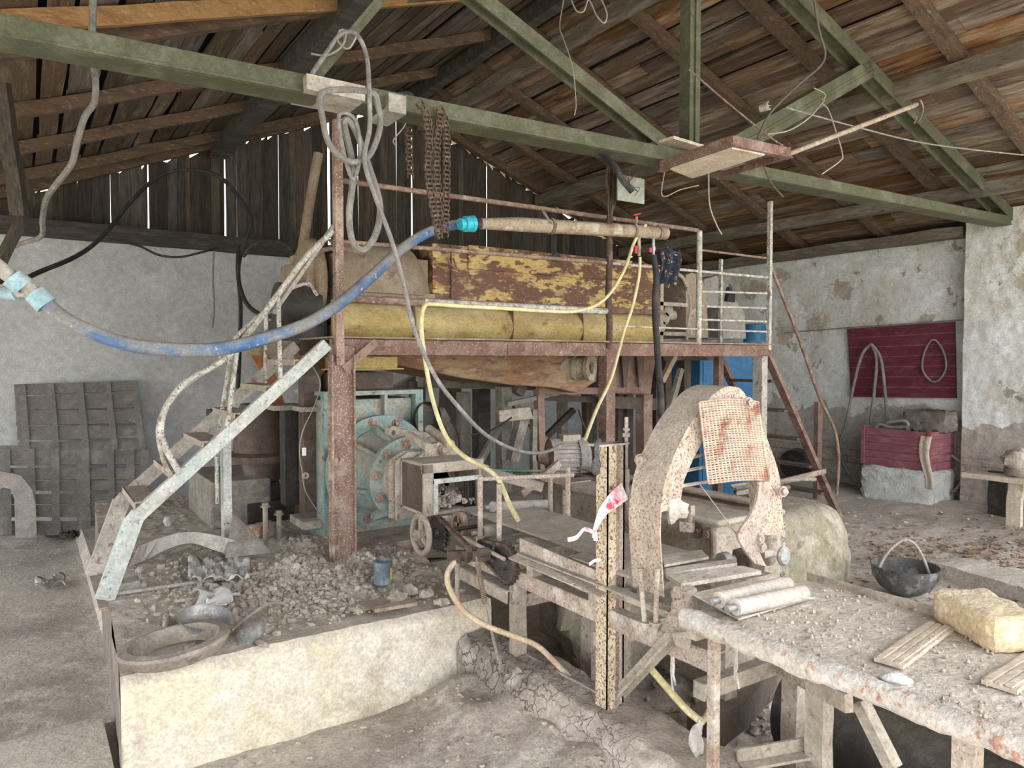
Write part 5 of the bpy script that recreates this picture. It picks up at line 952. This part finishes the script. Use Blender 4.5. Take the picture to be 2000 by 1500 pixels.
for (u, v) in ((1362,1040),(1382,1043)): b = MB().bolt(P(u, v, x=2.90), (-1,0,0), .022, .02); part('bolt', b, M['rust'], gb)
for (x, y, z, sx, sy, sz) in ((2.78,3.3,.3,.22,.35,.32),):
    b = MB().lump((x, y, z), (sx, sy, sz), 20, .3); solo('clay_heap', b, M['block'], 'greenish mound of clay against the gearbox side', 'clay heap')

# ================================================================ TABLE
tb = thing('work_table', 'long rusty edged work table covered in dry clay in the right foreground', 'table', (2.1, .95, 0))
TX0, TX1, TY0, TY1, TZ = 1.76, 2.47, .15, 1.66, .885
b = MB(); b.grid(lambda a, c: V3((TX0+(TX1-TX0)*a, TY0+(TY1-TY0)*c, TZ + .004*nz(a*9, c*16) + .003*nz(a*30, c*50, 1, 3) + .012*(1-sm(0, .1, a)))), 60, 90); b.bb(TX0, TX1, TY0, TY1, TZ-.02, TZ-.006); part('tabletop', b, M['tabletop'], tb)
def edge(a, c):
    y = TY0+(TY1-TY0)*a; th = math.pi*2*c; q_ = V3((TX0+.02+.032*math.cos(th), y, TZ-.012+.034*math.sin(th))); return q_ + V3((1,0,1))*(.006*noise.noise(q_*9)+.004*noise.noise(q_*30))
b = MB().grid(edge, 120, 14); part('rusty_edge', b, mat('red_flaked_edge', (.56,.52,.47), [((.46,.25,.19), 30, .55, .60), ((.66,.64,.61), 7, .5, .6)], dust=.3, dcol=(.6,.57,.53), bump=1.0, bscale=60), tb)
b = MB().angle((TX1-.03, TY0, TZ-.02), (TX1-.03, TY1, TZ-.02), .05, .008, side=-1); b.beam((TX0+.02,TY1-.03,TZ-.05),(TX1,TY1-.03,TZ-.05),.04,.05); part('frame_rail', b, M['dust_metal'], tb)
b = MB().beam(P(1510,1290,x=2.38), P(1660,1375,x=2.2), .03, .06, seg=5, jit=.003); part('frame_rail', b, M['dust_metal'], tb)
for (u, v0, x, wd, m, zb_) in ((1394,1250,1.80,.030,'pink_dusty',.0), (1601,1320,2.30,.07,'dust_metal',.08), (1890,1500,1.80,.05,'pink_dusty',.0)):
    q = P(u, v0, x=x); b = MB().beam((q.x, q.y, zb_), (q.x, q.y, TZ-.03), wd, wd*.9, up=(1,0,0), seg=8, jit=.002); part('leg', b, M[m], tb)
q = P(1680, 1370, x=2.3); q2_ = P(1745, 1500, x=2.3); b = MB().beam(q, q2_, .05, .04, up=(0,1,0)); part('brace', b, M['dust_metal'], tb)
b = MB().angle(P(1440,1490,x=2.05), P(1600,1462,x=2.35), .05, .01); part('brace', b, M['dust_metal'], tb)
b = MB().prism(PL([(1352,1162),(1480,1132),(1592,1168),(1442,1212)], z=TZ+.008), (0,0,.006)); solo('loose_plate', b, M['tabletop'], 'thin steel plate lying under the two rollers on the table end', 'plate')
for (p, q, lb) in (((1404,1172),(1538,1140),'far one of two dusty steel rollers lying on the table end'), ((1436,1186),(1570,1158),'near one of two dusty steel rollers lying on the table end')):
    A_ = P(*p, z=TZ+.045); B_ = P(*q, z=TZ+.045); d = (B_-A_).normalized(); ro = thing('steel_roller', lb, 'roller', A_.lerp(B_,.5)-V3((0,0,.03))); b = MB(); b.cyl(A_, B_, .027, n=24); part('barrel', b, mat('clay_dusted_roller', (.55,.50,.45), [((.46,.41,.36), 8, .5, .62)], bump=.3), ro); b = MB().cyl(A_-d*.035, A_, .012, n=14); part('spindle', b, M['tin'], ro)
    b = MB().cyl(B_, B_+d*.006, .012, n=14); part('spindle', b, M['tin'], ro)
A_ = P(1388,1212,z=TZ+.012)
# stone block
def rbox(c, d, rz, n_=12, amp=.006, ex=1.0, chip=.0):
    b = MB(); c = V3(c); R_ = Matrix.Rotation(rz, 3, 'Z')
    def face(ax_, sgn):
        def f(a, e):
            v = [0,0,0]; v[ax_] = sgn; v[(ax_+1) % 3] = 2*a-1; v[(ax_+2) % 3] = 2*e-1
            p_ = V3((v[0]*d[0]/2, v[1]*d[1]/2, v[2]*d[2]/2)); k = sum(1 for t_ in v if abs(t_) > .9)
            q_ = p_*1.0
            if k >= 2: q_ *= (1-.03*k)
            q_ += V3((noise.noise(p_*18), noise.noise(p_*18+V3((5,0,0))), noise.noise(p_*18+V3((0,7,0)))))*amp*2 + V3((noise.noise(p_*50), noise.noise(p_*50+V3((5,0,0))), noise.noise(p_*50+V3((0,7,0)))))*amp
            return c + R_ @ q_
        return f
    for ax_ in range(3):
        for sg in (-1, 1): b.grid(face(ax_, sg), n_, n_)
    return b
a1 = P(1818, 1210, z=TZ); a2 = P(1935, 1278, z=TZ); dd_ = (a2-a1); ang = math.atan2(dd_.y, dd_.x); L_ = dd_.length; nrm = V3((math.cos(ang+math.pi/2), math.sin(ang+math.pi/2), 0))
if nrm.dot(FW) < 0: nrm = -nrm
cc = a1 + dd_*.5 + nrm*.085; b = rbox((cc.x, cc.y, TZ+.052), (L_, .17, .10), ang, 16, .003); solo('stone_block', b, M['foam'], 'rough yellow sandstone block resting on the right of the table', 'block')
def plank(p, q, wd, t_, lb, name='grooved_board', z=TZ+.006, m='palewood'):
    A_ = P(*p, z=z); B_ = P(*q, z=z); b = MB()
    dx = (B_-A_).normalized(); s_ = dx.cross(V3((0,0,1)))
    b.beam(A_+V3((0,0,t_/2)), B_+V3((0,0,t_/2)), wd, t_, seg=6, jit=.0012)
    for k in (-.3, 0, .28): b.beam(A_+s_*wd*k+V3((0,0,t_+.002)), B_+s_*wd*k+V3((0,0,t_+.002)), wd*.2, .005, seg=4, jit=.001)
    return solo(name, b, M[m], lb, 'slat')
plank((1735,1300), (1835,1228), .075, .012, 'pale grooved wooden slat lying on the table beside the sandstone block')
plank((1950,1345), (2060,1275), .08, .012, 'pale grooved wooden slat cut by the right edge of the photo')
b = MB().lump(P(1752, 1325, z=TZ+.01), (.035,.022,.014), 7, .3); solo('chalk_lump', b, M['lumpwhite'], 'small bright white lump near the table edge', 'lump')
b = MB()
for k in range(420):
    x = random.uniform(TX0+.06, TX1-.02); y = random.uniform(TY0, TY1-.1); b.lump((x, y, TZ+.004), random.uniform(.002,.0065), 3)
solo('clay_crumbs', b, M['tabletop'], 'small clay crumbs scattered over the work table', 'crumbs', kind='stuff')
# clay caked stub beside the table front
q = P(1325, 1195, x=2.0); b = MB(); b.prism(PL([(1288,1234),(1310,1192),(1316,1152),(1328,1146),(1342,1154),(1345,1234)], x=1.90), (.05,0,0)); b.lump(P(1327,1160,x=1.90), (.02,.03,.02), 6, .5); solo('clay_caked_stub', b, M['pink_dusty'], 'clay caked steel stub between the arch foot and the table', 'stub')
b = MB()
for k in range(9):
    u = 1315+random.uniform(-4,4)+ (0 if k < 5 else 122); v0 = 1275 if k < 5 else 1268; b.tube(PL([(u,v0),(u+random.uniform(-5,5),v0+35),(u+random.uniform(-5,5),v0+70+random.uniform(-20,10))], x=1.95), .003, 5, sub=3)
solo('plastic_shreds', b, M['bag'], 'thin plastic shreds dangling under the table end', 'shreds', kind='stuff')
b = MB().lump(P(1360,1445,x=1.95), (.02,.02,.05), 7, .5); b.lump(P(1366,1425,x=1.95), (.012,.012,.03), 6, .4); solo('plastic_rag', b, M['bag'], 'crumpled plastic rag tied on the yellow hose ends', 'rag')
# dark things beneath
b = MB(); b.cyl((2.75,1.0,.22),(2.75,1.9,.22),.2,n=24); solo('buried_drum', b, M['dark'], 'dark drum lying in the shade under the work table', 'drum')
b = MB(); b.beam((2.35,2.1,.12),(3.2,2.35,.12),.14,.14,seg=6,jit=.01); solo('under_beam', b, M['darkbrown'], 'dark mud covered beam under the arch', 'beam')

# ================================================================ THINGS ON THE PLINTH
q = P(345, 1258, z=.47); rg = MB(); rg.lathe([(.165,.040),(.178,.050),(.215,.045),(.220,.032),(.20,.0),(.18,-.018),(.15,-.018),(.150,-.008),(.158,.01)], (0,0,0), (0,0,1), 48, closed=True)
R_ = Matrix.Rotation(math.radians(-3), 3, 'X') @ Matrix.Rotation(math.radians(-5), 3, 'Y'); P0 = P(343, 1270, z=.49)
rg.v = [V3((P0.x, P0.y, .49)) + R_ @ p_ for p_ in rg.v]; solo('wooden_ring', rg, M['ring'], 'large dusty old ring lying on the front left corner of the plinth', 'ring')
bs_ = MB(); bs_.lathe([(0,.0),(.07,.0),(.10,.016),(.112,.055),(.117,.060),(.108,.054),(.096,.024),(.07,.008),(0,.008)], (0,0,0), (0,0,1), 40); P1 = P(398, 1238, z=.46); R_ = Matrix.Rotation(math.radians(14), 3, V3((1,.4,0)))
bs_.v = [V3((P1.x, P1.y, .485)) + R_ @ p_ for p_ in bs_.v]; solo('tin_basin', bs_, M['tin'], 'shiny grey tin basin tilted behind the dusty ring', 'basin')
ld = thing('ladle', 'grey metal scoop with a long stick handle behind the ring', 'scoop', P(495, 1240, z=.46)); P2 = P(490, 1236, z=.485)
b = MB().lathe([(0,-.05),(.042,-.045),(.05,0),(.042,.05),(.025,.08),(0,.085)], P2, (.6,.5,.15), 26); part('scoop', b, M['tin'], ld); b = MB().tube([P(452,1232,z=.50), P(505,1190,z=.55), P(530,1178,z=.56), P(555,1178,z=.55)], .008, 8, sub=4); part('handle', b, M['ring'], ld)
b = MB().lump(P(512,1256,z=.462), (.055,.022,.014), 7, .2); solo('shoe_sole', b, M['pink_dusty'], 'flat oval brownish piece right of the scoop', 'scrap')
b = MB().tube([P(327,1232,z=.45), P(327,1202,z=.53)], .012, 9); solo('anchor_stub', b, M['ring'], 'short rusty stub sticking up behind the dusty ring', 'stub')
cn = thing('paint_can', 'small blue grey paint can with a yellow label standing on the rubble', 'can', P(748, 1140, z=.49)); cb = P(748, 1138, z=.49)
b = MB().lathe([(0,.004),(.045,.004),(.046,0),(.05,0),(.05,.115),(.053,.12),(.047,.122),(.045,.10),(.044,.02),(0,.02)], cb, (0,0,1), 32); part('body', b, M['can'], cn)
b = MB(); vs = []; nv = 10
for k in range(nv+1):
    an = math.radians(-62+ 50*k/nv); vs += [cb+V3((.0508*math.cos(an), .0508*math.sin(an), .02)), cb+V3((.0508*math.cos(an), .0508*math.sin(an), .085))]
b.add(vs, [(2*k, 2*k+2, 2*k+3, 2*k+1) for k in range(nv)]); part('label', b, M['label_y'], cn, 'yellow paper label')
# curved sheet scrap
def sheet(name, pts, t_, m, lb, cat, **k):
    b = MB().prism([P(*p, **k) for p in pts], V3((.0, t_, 0))); return solo(name, b, M[m], lb, cat)
b = MB(); A_ = catmull([P(250,1112,z=.46), P(300,1085,z=.50), P(370,1062,z=.60), P(430,1078,z=.56), P(500,1092,z=.47)], 5); B_ = catmull([P(270,1070,z=.52), P(320,1048,z=.62), P(375,1040,z=.66), P(440,1050,z=.64), P(500,1068,z=.55)], 5)
b.band(A_, B_, .012); solo('curved_sheet', b, M['scrap'], 'dust covered curved sheet of scrap metal on the plinth behind the stair foot', 'sheet')
b = MB().prism([P(455,1005,y=4.75), P(525,1080,y=4.5), P(440,1090,y=4.5)], (0.02,.03,.0)); solo('triangular_plate', b, M['greyrubber'], 'dark triangular steel plate at the foot of the pale stair leg', 'plate')
b = rbox(P(515, 1035, z=.50), (.20,.13,.09), .4, 8, .008); solo('broken_brick', b, M['brickred'], 'broken brick with an orange face under the mixer stand', 'brick')
b = rbox(P(245, 1142, z=.47), (.15,.11,.05), .1, 8, .005); solo('grey_brick', b, M['scrap'], 'flat grey brick lying beside the stair foot', 'brick')
b = MB().box(P(722, 1182, z=.48), (.20,.07,.018), rz=.15); b.box(P(770,1183,z=.49), (.22,.06,.016), rz=-.1); solo('broken_board', b, M['dust_red'], 'split brown board piece lying near the front edge of the plinth', 'board')
for (u, v, sx, lb) in ((775,1165,.05,'large pale clay lump right of the paint can'), (800,1150,.04,'angular clay lump between the can and the hose'), (832,1160,.035,'small clay lump near the tan hose'), (700,1190,.03,'clay lump at the left end of the split board'), (865,1175,.035,'clay lump beside the tan hose bend')):
    b = MB().lump(P(u, v, z=.49), (sx, sx*.8, sx*.7), 5, .5); solo('clay_lump', b, M['clay'], lb, 'clay lump')
b = MB().grid(lambda a, c: P(382+66*a+8*math.sin(c*4), 1150+34*c+4*math.sin(a*7), z=.49) + V3((0,0,.012*math.sin(a*9+c*5))), 14, 8); o = solo('paper_sheet', b, M['paper'], 'crumpled white paper on the plinth above the basin', 'paper'); md = o.modifiers.new('thickness', 'SOLIDIFY'); md.thickness = .002
b = MB().grid(lambda a, c: P(403+20*a, 1168+17*c, z=.492) + V3((0,0,.004*math.sin(a*5))), 4, 4); o = solo('paper_scrap', b, M['paper'], 'small square white paper scrap below the crumpled sheet', 'paper'); md = o.modifiers.new('thickness', 'SOLIDIFY'); md.thickness = .002
b = MB().grid(lambda a, c: P(68+60*a, 1130+18*c+5*math.sin(a*6), z=-.06) + V3((0,0,.02*math.sin(a*9+c*7)+.015)), 12, 6); o = solo('plastic_scrap', b, M['bag'], 'clear plastic scrap on the left floor', 'plastic'); md = o.modifiers.new('thickness', 'SOLIDIFY'); md.thickness = .002
b = MB().grid(lambda a, c: P(368+120*a, 1095+42*c, z=.49) + V3((0,0,.035*noise.noise(V3((a*7,c*4,0)))+.02*noise.noise(V3((a*17,c*9,3)))+.02)), 30, 14); o = solo('plastic_bag', b, M['bag'], 'dusty crumpled plastic sheet on the rubble behind the papers', 'plastic'); md = o.modifiers.new('thickness', 'SOLIDIFY'); md.thickness = .003
for (p, q, lb) in (((228,1160),(560,1112),'long thin dusty rod lying across the plinth from the stair foot'), ((340,1175),(470,1160),'short stick lying under the white papers')):
    b = MB().tube([P(*p, z=.475), P(*q, z=.485)], .010, 7); solo('stick', b, M['scrap'], lb, 'stick')
b = MB().lathe([(0,.03),(.02,.035),(.035,.0),(.02,-.035),(0,-.03)], P(328,1018,z=.5), (0,0,1), 16); solo('glass_bulb', b, M['bag'], 'small pale bulb lying left of the stair leg', 'bulb')
# rubble (uncountable)
b = MB()
for k in range(3200):
    if k < 2300: x = random.gauss(1.35, .38); y = random.gauss(4.02, .30)
    else: x = random.uniform(.5, 2.0); y = random.uniform(3.4, 5.2)
    if not (.45 < x < 2.0 and 3.36 < y < 5.3): continue
    if abs(x-XL) < .1 and abs(y-PY) < .08: continue
    s_ = random.choice([.006,.008,.009,.011,.013,.016,.022])*random.uniform(.8,1.25); b.lump((x, y, plinth_top(x, y)+s_*.3), (s_, s_*random.uniform(.6,1), s_*random.uniform(.5,.9)), 4, .45)
solo('clay_rubble', b, M['clay'], 'crumbled dry clay rubble spread over the plinth', 'rubble', kind='stuff')
b = MB()
for k in range(420):
    x = random.uniform(.7, 1.9); y = random.uniform(1.6, 3.2); s_ = random.choice([.005,.007,.010,.016]); b.lump((x, y, ground_z(x, y)+s_*.2), (s_, s_*.8, s_*.5), 4, .45)
for k in range(420):
    x = random.uniform(2.1, 3.6); y = random.uniform(.9, 3.6); s_ = random.choice([.01,.015,.022,.035]); b.lump((x, y, ground_z(x, y)+s_*.2), (s_, s_*.8, s_*.6), 4, .45)
solo('clay_rubble', b, M['clay'], 'clay crumbs and clods on the ground around the conveyor legs', 'rubble', kind='stuff')
b = MB()
for k in range(150):
    q = P(random.uniform(95,250), random.uniform(1030,1046), z=-.05); b.lump(q, (random.uniform(.02,.06), .03, .025), 4, .5)
solo('rubber_shreds', b, M['darkclay'], 'dark shredded heap along the foot of the timber lattice', 'heap', kind='stuff')

# ================================================================ LEFT REAR: LATTICE PANELS
def lattice(label, u0, u1, v0, v1, yt, yb, vb, hb, m='fence', skew=0):
    A0, A1, B0, B1 = P(u0[0], v0, y=yt), P(u1[0], v0-(0 if v0 > 800 else 8), y=yt), P(u0[1], v1, y=yb), P(u1[1], v1, y=yb)
    def at(s, t): return A0.lerp(A1, s).lerp(B0.lerp(B1, s), t)
    cz = at(.5, 1); root = thing('timber_lattice', label, 'lattice', cz); nrm = (A1-A0).cross(B0-A0).normalized(); 
    if nrm.y > 0: nrm = -nrm
    for t, wd in hb: b = MB().beam(at(0,t), at(1,t), .018, wd, up=(B0-A0).normalized(), seg=5, jit=.002); part('slat', b, M[m], root)
    for s, wd in vb: b = MB().beam(at(s,-.01)+nrm*.022, at(s,1)+nrm*.022, wd, .02, up=nrm, seg=5, jit=.002); part('upright', b, M[m], root)
    return root
lattice('upper grey brown timber lattice panel leaning on the rear wall', (28, 36), (268, 285), 755, 880, 9.05, 8.86, [(.05,.08),(.28,.055),(.51,.058),(.74,.055),(.97,.06)], [(.05,.11),(.27,.15),(.50,.15),(.73,.14),(.94,.10)])
lattice('lower darker timber lattice panel standing below the other', (-10, -6), (287, 290), 880, 1045, 8.86, 8.60, [(.05,.11),(.22,.06),(.37,.07),(.55,.12),(.74,.06),(.88,.07),(.98,.08)], [(.06,.20),(.28,.12),(.42,.10),(.58,.10),(.72,.12),(.92,.14)])
b = MB(); oc = PL([(-30,1055),(-30,925),(0,920),(40,928),(62,955),(70,990),(72,1050),(30,1050),(28,975),(20,955),(5,952),(-5,960),(-6,1052)], y=8.3); b.prism(oc, (0,.05,0)); solo('arched_plate', b, M['scrap'], 'grey arched plate standing in front of the lattice at the left edge', 'plate')
b = MB().tube([P(622,300,y=6.6), P(606,390,y=6.6), P(588,505,y=6.6)], .045, 10, sub=3); solo('timber_pole', b, M['cover_grey'], 'bare wooden pole leaning up behind the mixer left end', 'pole')

# ================================================================ RIGHT REAR
xw = WR - .03
b = MB(); C_ = [P(1657,642,x=xw), P(1866,628,x=xw), P(1869,778,x=xw), P(1664,775,x=xw)]
mb_ = thing('wall_boarding', 'maroon boarded panel fixed flat on the side wall', 'panel', C_[3]); n_ = 7
for k in range(n_):
    a_, c_ = k/n_+.006, (k+1)/n_-.006; b = MB().prism([C_[0].lerp(C_[3],a_), C_[1].lerp(C_[2],a_), C_[1].lerp(C_[2],c_), C_[0].lerp(C_[3],c_)], (-.025,0,0)); part('board', b, M['maroon'], mb_)
b = MB(); b.prism([C_[0]+V3((.0,0,0)), C_[1]+V3((.0,0,0)), C_[2]+V3((.0,0,0)), C_[3]+V3((.0,0,0))], (-.020,0,0)); part('backing', b, M['maroon_light'], mb_)
b = MB().tube([P(u,v,x=xw-.06) for u,v in ((1818,666),(1805,690),(1802,722),(1820,745),(1838,738),(1848,715),(1843,688),(1830,667))], .012, 8, sub=5, closed=True); solo('wire_loop', b, M['greyrubber'], 'oval grey hose loop hanging on the right of the maroon panel', 'loop')
b = MB().tube([P(1532,650,x=xw-.01), P(1660,640,x=xw-.03), P(1880,625,x=xw-.03)], .008, 6); solo('wall_cable', b, M['cable'], 'thin cable running across the side wall above the maroon panel', 'cable')
for pts, lb in (([(1702,672),(1685,690),(1670,740),(1652,830),(1640,880),(1665,940)], 'grey hose strand hanging leftmost over the maroon panel'), ([(1702,672),(1712,700),(1708,760),(1700,830)], 'grey hose strand hanging in the middle of the maroon panel'), ([(1702,673),(1720,700),(1728,760),(1733,825)], 'grey hose strand hanging rightmost of the three from the hook'),
                 ([(1733,825),(1765,822),(1772,832),(1740,835),(1715,830),(1700,860),(1694,900),(1700,930),(1730,962),(1790,975)], 'long grey hose trailing over the maroon box to the floor')):
    b = MB().tube([P(u,v,x=xw-.12-(.42 if lb.startswith('long') else .03*(i > 2))) for i,(u,v) in enumerate(pts)], .020, 8, sub=5); solo('rubber_hose', b, M['greyrubber'], lb, 'hose')
b = MB().tube([P(u,v,x=8.95) for u,v in ((1858,890),(1878,905),(1882,930),(1868,955),(1848,965))], .018, 8, sub=5); solo('rubber_hose', b, M['greyrubber'], 'short grey hose arc right of the maroon box', 'hose')
# maroon box on whitewashed base
bxx = thing('maroon_box', 'faded maroon boarded box on a whitewashed base by the side wall', 'box', (8.5, 4.7, .05))
A_ = P(1684, 838, x=8.45); Bq = P(1818, 848, x=8.60); yA, yB = P(1684,900,x=8.5).y, P(1820,900,x=8.5).y; zt2 = .98
z_lo = P(1750, 912, x=8.5).z; z_hi = P(1750, 838, x=8.5).z
nb = 5
for k in range(nb):
    za, zc = z_lo+(z_hi-z_lo)*k/nb, z_lo+(z_hi-z_lo)*(k+1)/nb-.006; b = MB(); b.bb(8.48, 8.50, yB, yA, za, zc); b.bb(8.50, 9.0, yB, yB+.02, za, zc); b.bb(8.5, 9.0, yA-.02, yA, za, zc); part('board', b, M['maroon_light'], bxx)
b = MB(); b.bb(8.465, 8.48, yB, yB+.04, z_lo, z_hi+.02); b.bb(8.465, 8.48, yA-.04, yA, z_lo, z_hi+.02); part('corner_batten', b, M['maroon_light'], bxx)
b = MB(); b.bb(8.52, 9.0, yB+.02, yA-.02, z_lo, z_hi-.03); part('earth_fill', b, M['rough_concrete'], bxx)
b = rbox((8.75, (yA+yB)/2, z_lo/2), (.58, abs(yA-yB)*1.02, z_lo-.0), 0, 12, .012); solo('whitewashed_base', b, M['white'], 'whitewashed low masonry base under the maroon box', 'base')
q = P(1812, 822, x=8.75); b = rbox((8.80, q.y, z_hi+.10), (.3, .50, .24), 0, 10, .015); solo('mud_block', b, mat('dark_mud_block', (.17,.15,.13), [((.25,.22,.19), 5, .5, .62)], bump=.8), 'dark mud block sitting on top of the maroon box', 'block')
b = MB(); b.grid(lambda a, c: V3((8.46-.01*math.sin(a*6), yB-.02+.13*a*(1-.3*c)+.03*math.sin(c*5), z_hi-.05-.75*c*(z_hi-.1))), 8, 12); o = solo('sacking', b, M['palewood'], 'torn pale sacking hanging at the right corner of the maroon box', 'sack'); md = o.modifiers.new('thickness', 'SOLIDIFY'); md.thickness = .006
# leaning rod, post, pieces
b = MB().tube([P(1503,515,y=4.6), P(1560,660,y=4.6), P(1600,775,y=4.55), P(1630,840,y=4.5), P(1638,900,y=4.5), P(1634,965,y=4.5)], .016, 8, sub=4); solo('bent_rod', b, M['pipe_rust'], 'long bent brown rod leaning from the platform post down to the floor', 'rod')
q = P(1602, 785, y=5.2); b = MB(); b.channel((q.x, 5.2, .05), (q.x, 5.2, q.z), .09, .05, .008, up=(1,0,0)); solo('rusty_upright', b, M['rust'], 'short rusty channel upright standing behind the ladder stair', 'upright')
for (u, v, sx, sy, sz, r_, lb) in ((1615,885,.35,.3,.12,.3,'pale flat stone slab behind the ladder stair foot'), (1625,915,.45,.2,.07,.6,'pale long timber block beside the bent rod')):
    q = P(u, v, y=6.0); b = rbox((q.x, 6.0, q.z), (sx, sy, sz), r_, 8, .01); b.bb(q.x-.1, q.x+.1, 5.95, 6.05, 0, q.z-sz/2); solo('stone_slab', b, M['dust_metal'], lb, 'slab')
b = MB().lathe([(.06,-.09),(.20,-.09),(.20,.09),(.06,.09)], P(1555,905,y=6.2), (1,.2,.1), 26, closed=True); q = P(1555,905,y=6.2); b.bb(q.x-.2,q.x+.2,6.0,6.3,0,q.z-.18); solo('old_wheel', b, M['dark'], 'old black wheel lying behind the ladder stair', 'wheel')
random.seed(21)
LB = ['longest pale stick', 'dark pipe pointing right', 'short thin branch', 'bent grey rod', 'thick dark pipe', 'thin rod at the back', 'crooked pale branch', 'rod nearest the arch', 'stick lying crosswise', 'short pipe end']
for k, lb in enumerate(LB):
    u0 = random.uniform(1425,1500); v0 = random.uniform(955,978); u1 = u0+random.uniform(50,110); v1 = v0+random.uniform(-14,14); A_ = P(u0, v0, y=3.75+.03*k); B_ = P(u1, v1, y=3.65+.03*k)
    A_.z = max(A_.z, .665); B_.z = max(B_.z, .665); b = MB().tube([A_, A_.lerp(B_,.5)+V3((0,0,random.uniform(0,.02))), B_], random.choice([.008,.012,.018]), 8, sub=3); solo('stick', b, M[random.choice(['dust_metal','darkbrown','greywood'])], lb + ' in the pile on the mossy block', 'stick', 'sticks piled on the block')
# cauldron
cd = P(1760, 1150, z=.06); ca = thing('cauldron', 'sooty round cauldron with a bail handle on the right floor', 'cauldron', (cd.x, cd.y, .02)); c0 = V3((cd.x+.05, cd.y, .02))
b = MB().lathe([(0,0),(.10,.005),(.17,.05),(.215,.12),(.228,.20),(.232,.205),(.222,.205),(.205,.12),(.16,.06),(.09,.02),(0,.015)], c0, (0,0,1), 44); part('bowl', b, M['pot'], ca)
b = MB().tube([c0+V3((-.20,.08,.2)), c0+V3((-.13,.06,.30)), c0+V3((-.02,.02,.38)), c0+V3((.05,-.02,.37)), c0+V3((.12,-.05,.28)), c0+V3((.16,-.09,.14))], .010, 8, sub=5); part('bail_handle', b, M['scrap'], ca)
# bench + stone
bn = thing('wooden_bench', 'weathered plank bench with a pale leg by the pier at the right edge', 'bench', (8.4, 3.3, .05))
zbn = P(1950, 932, x=8.3).z; yb0 = P(1890, 930, x=8.3).y; b = MB(); b.beam((8.3, yb0, zbn), (8.3, yb0-1.1, zbn), .25, .05, seg=8, jit=.003); part('seat', b, M['palewood'], bn)
q = P(1980, 980, x=8.25); b = MB().beam((8.25, q.y, .02), (8.32, q.y, zbn-.02), .13, .06, up=(1,0,0), seg=5, jit=.006); part('leg', b, M['palewood'], bn, 'pale bark free leg')
q = P(1950, 980, x=8.6); b = MB().beam((8.6, q.y, .02), (8.6, q.y, zbn+.02), .18, .08, up=(1,0,0), seg=5, jit=.005); part('leg', b, M['darktimber'], bn, 'dark timber leg')
q = P(1995, 905, x=8.35); b = MB().lump((8.35, q.y, zbn+.15), (.14,.17,.16), 8, .3); solo('field_stone', b, M['dust_metal'], 'pale rough stone standing on the plank bench', 'stone')
# leaves
random.seed(5); b = MB()
for k in range(900):
    if k < 500: q = P(random.uniform(1700,2010), random.gauss(1075,18), z=.03)
    else: q = P(random.uniform(1560,2010), random.uniform(1000,1250), z=.03)
    if q.x < 4.9: continue
    z = ground_z(q.x, q.y)+.008; an = random.random()*6.28; s_ = random.uniform(.015,.04); c_, s2 = math.cos(an)*s_, math.sin(an)*s_; h = random.uniform(.003,.02)
    b.add([(q.x-c_,q.y-s2,z+h),(q.x+s2*.5,q.y-c_*.5,z),(q.x+c_,q.y+s2,z+h),(q.x-s2*.5,q.y+c_*.5,z+.002)], [(0,1,2,3)])
solo('leaf_litter', b, M['leaf'], 'dry brown leaves strewn over the right floor', 'leaves', kind='stuff')
b = MB()
for k in range(700):
    q = V3((random.uniform(3.6, 8.6), random.uniform(.8, 6.5), 0)); s_ = random.choice([.006,.01,.014,.02]); b.lump((q.x, q.y, ground_z(q.x, q.y)+s_*.2), (s_*1.3, s_, s_*.6), 3, .4)
solo('floor_debris', b, M['clay'], 'small stones and clay bits on the right floor', 'debris', kind='stuff')
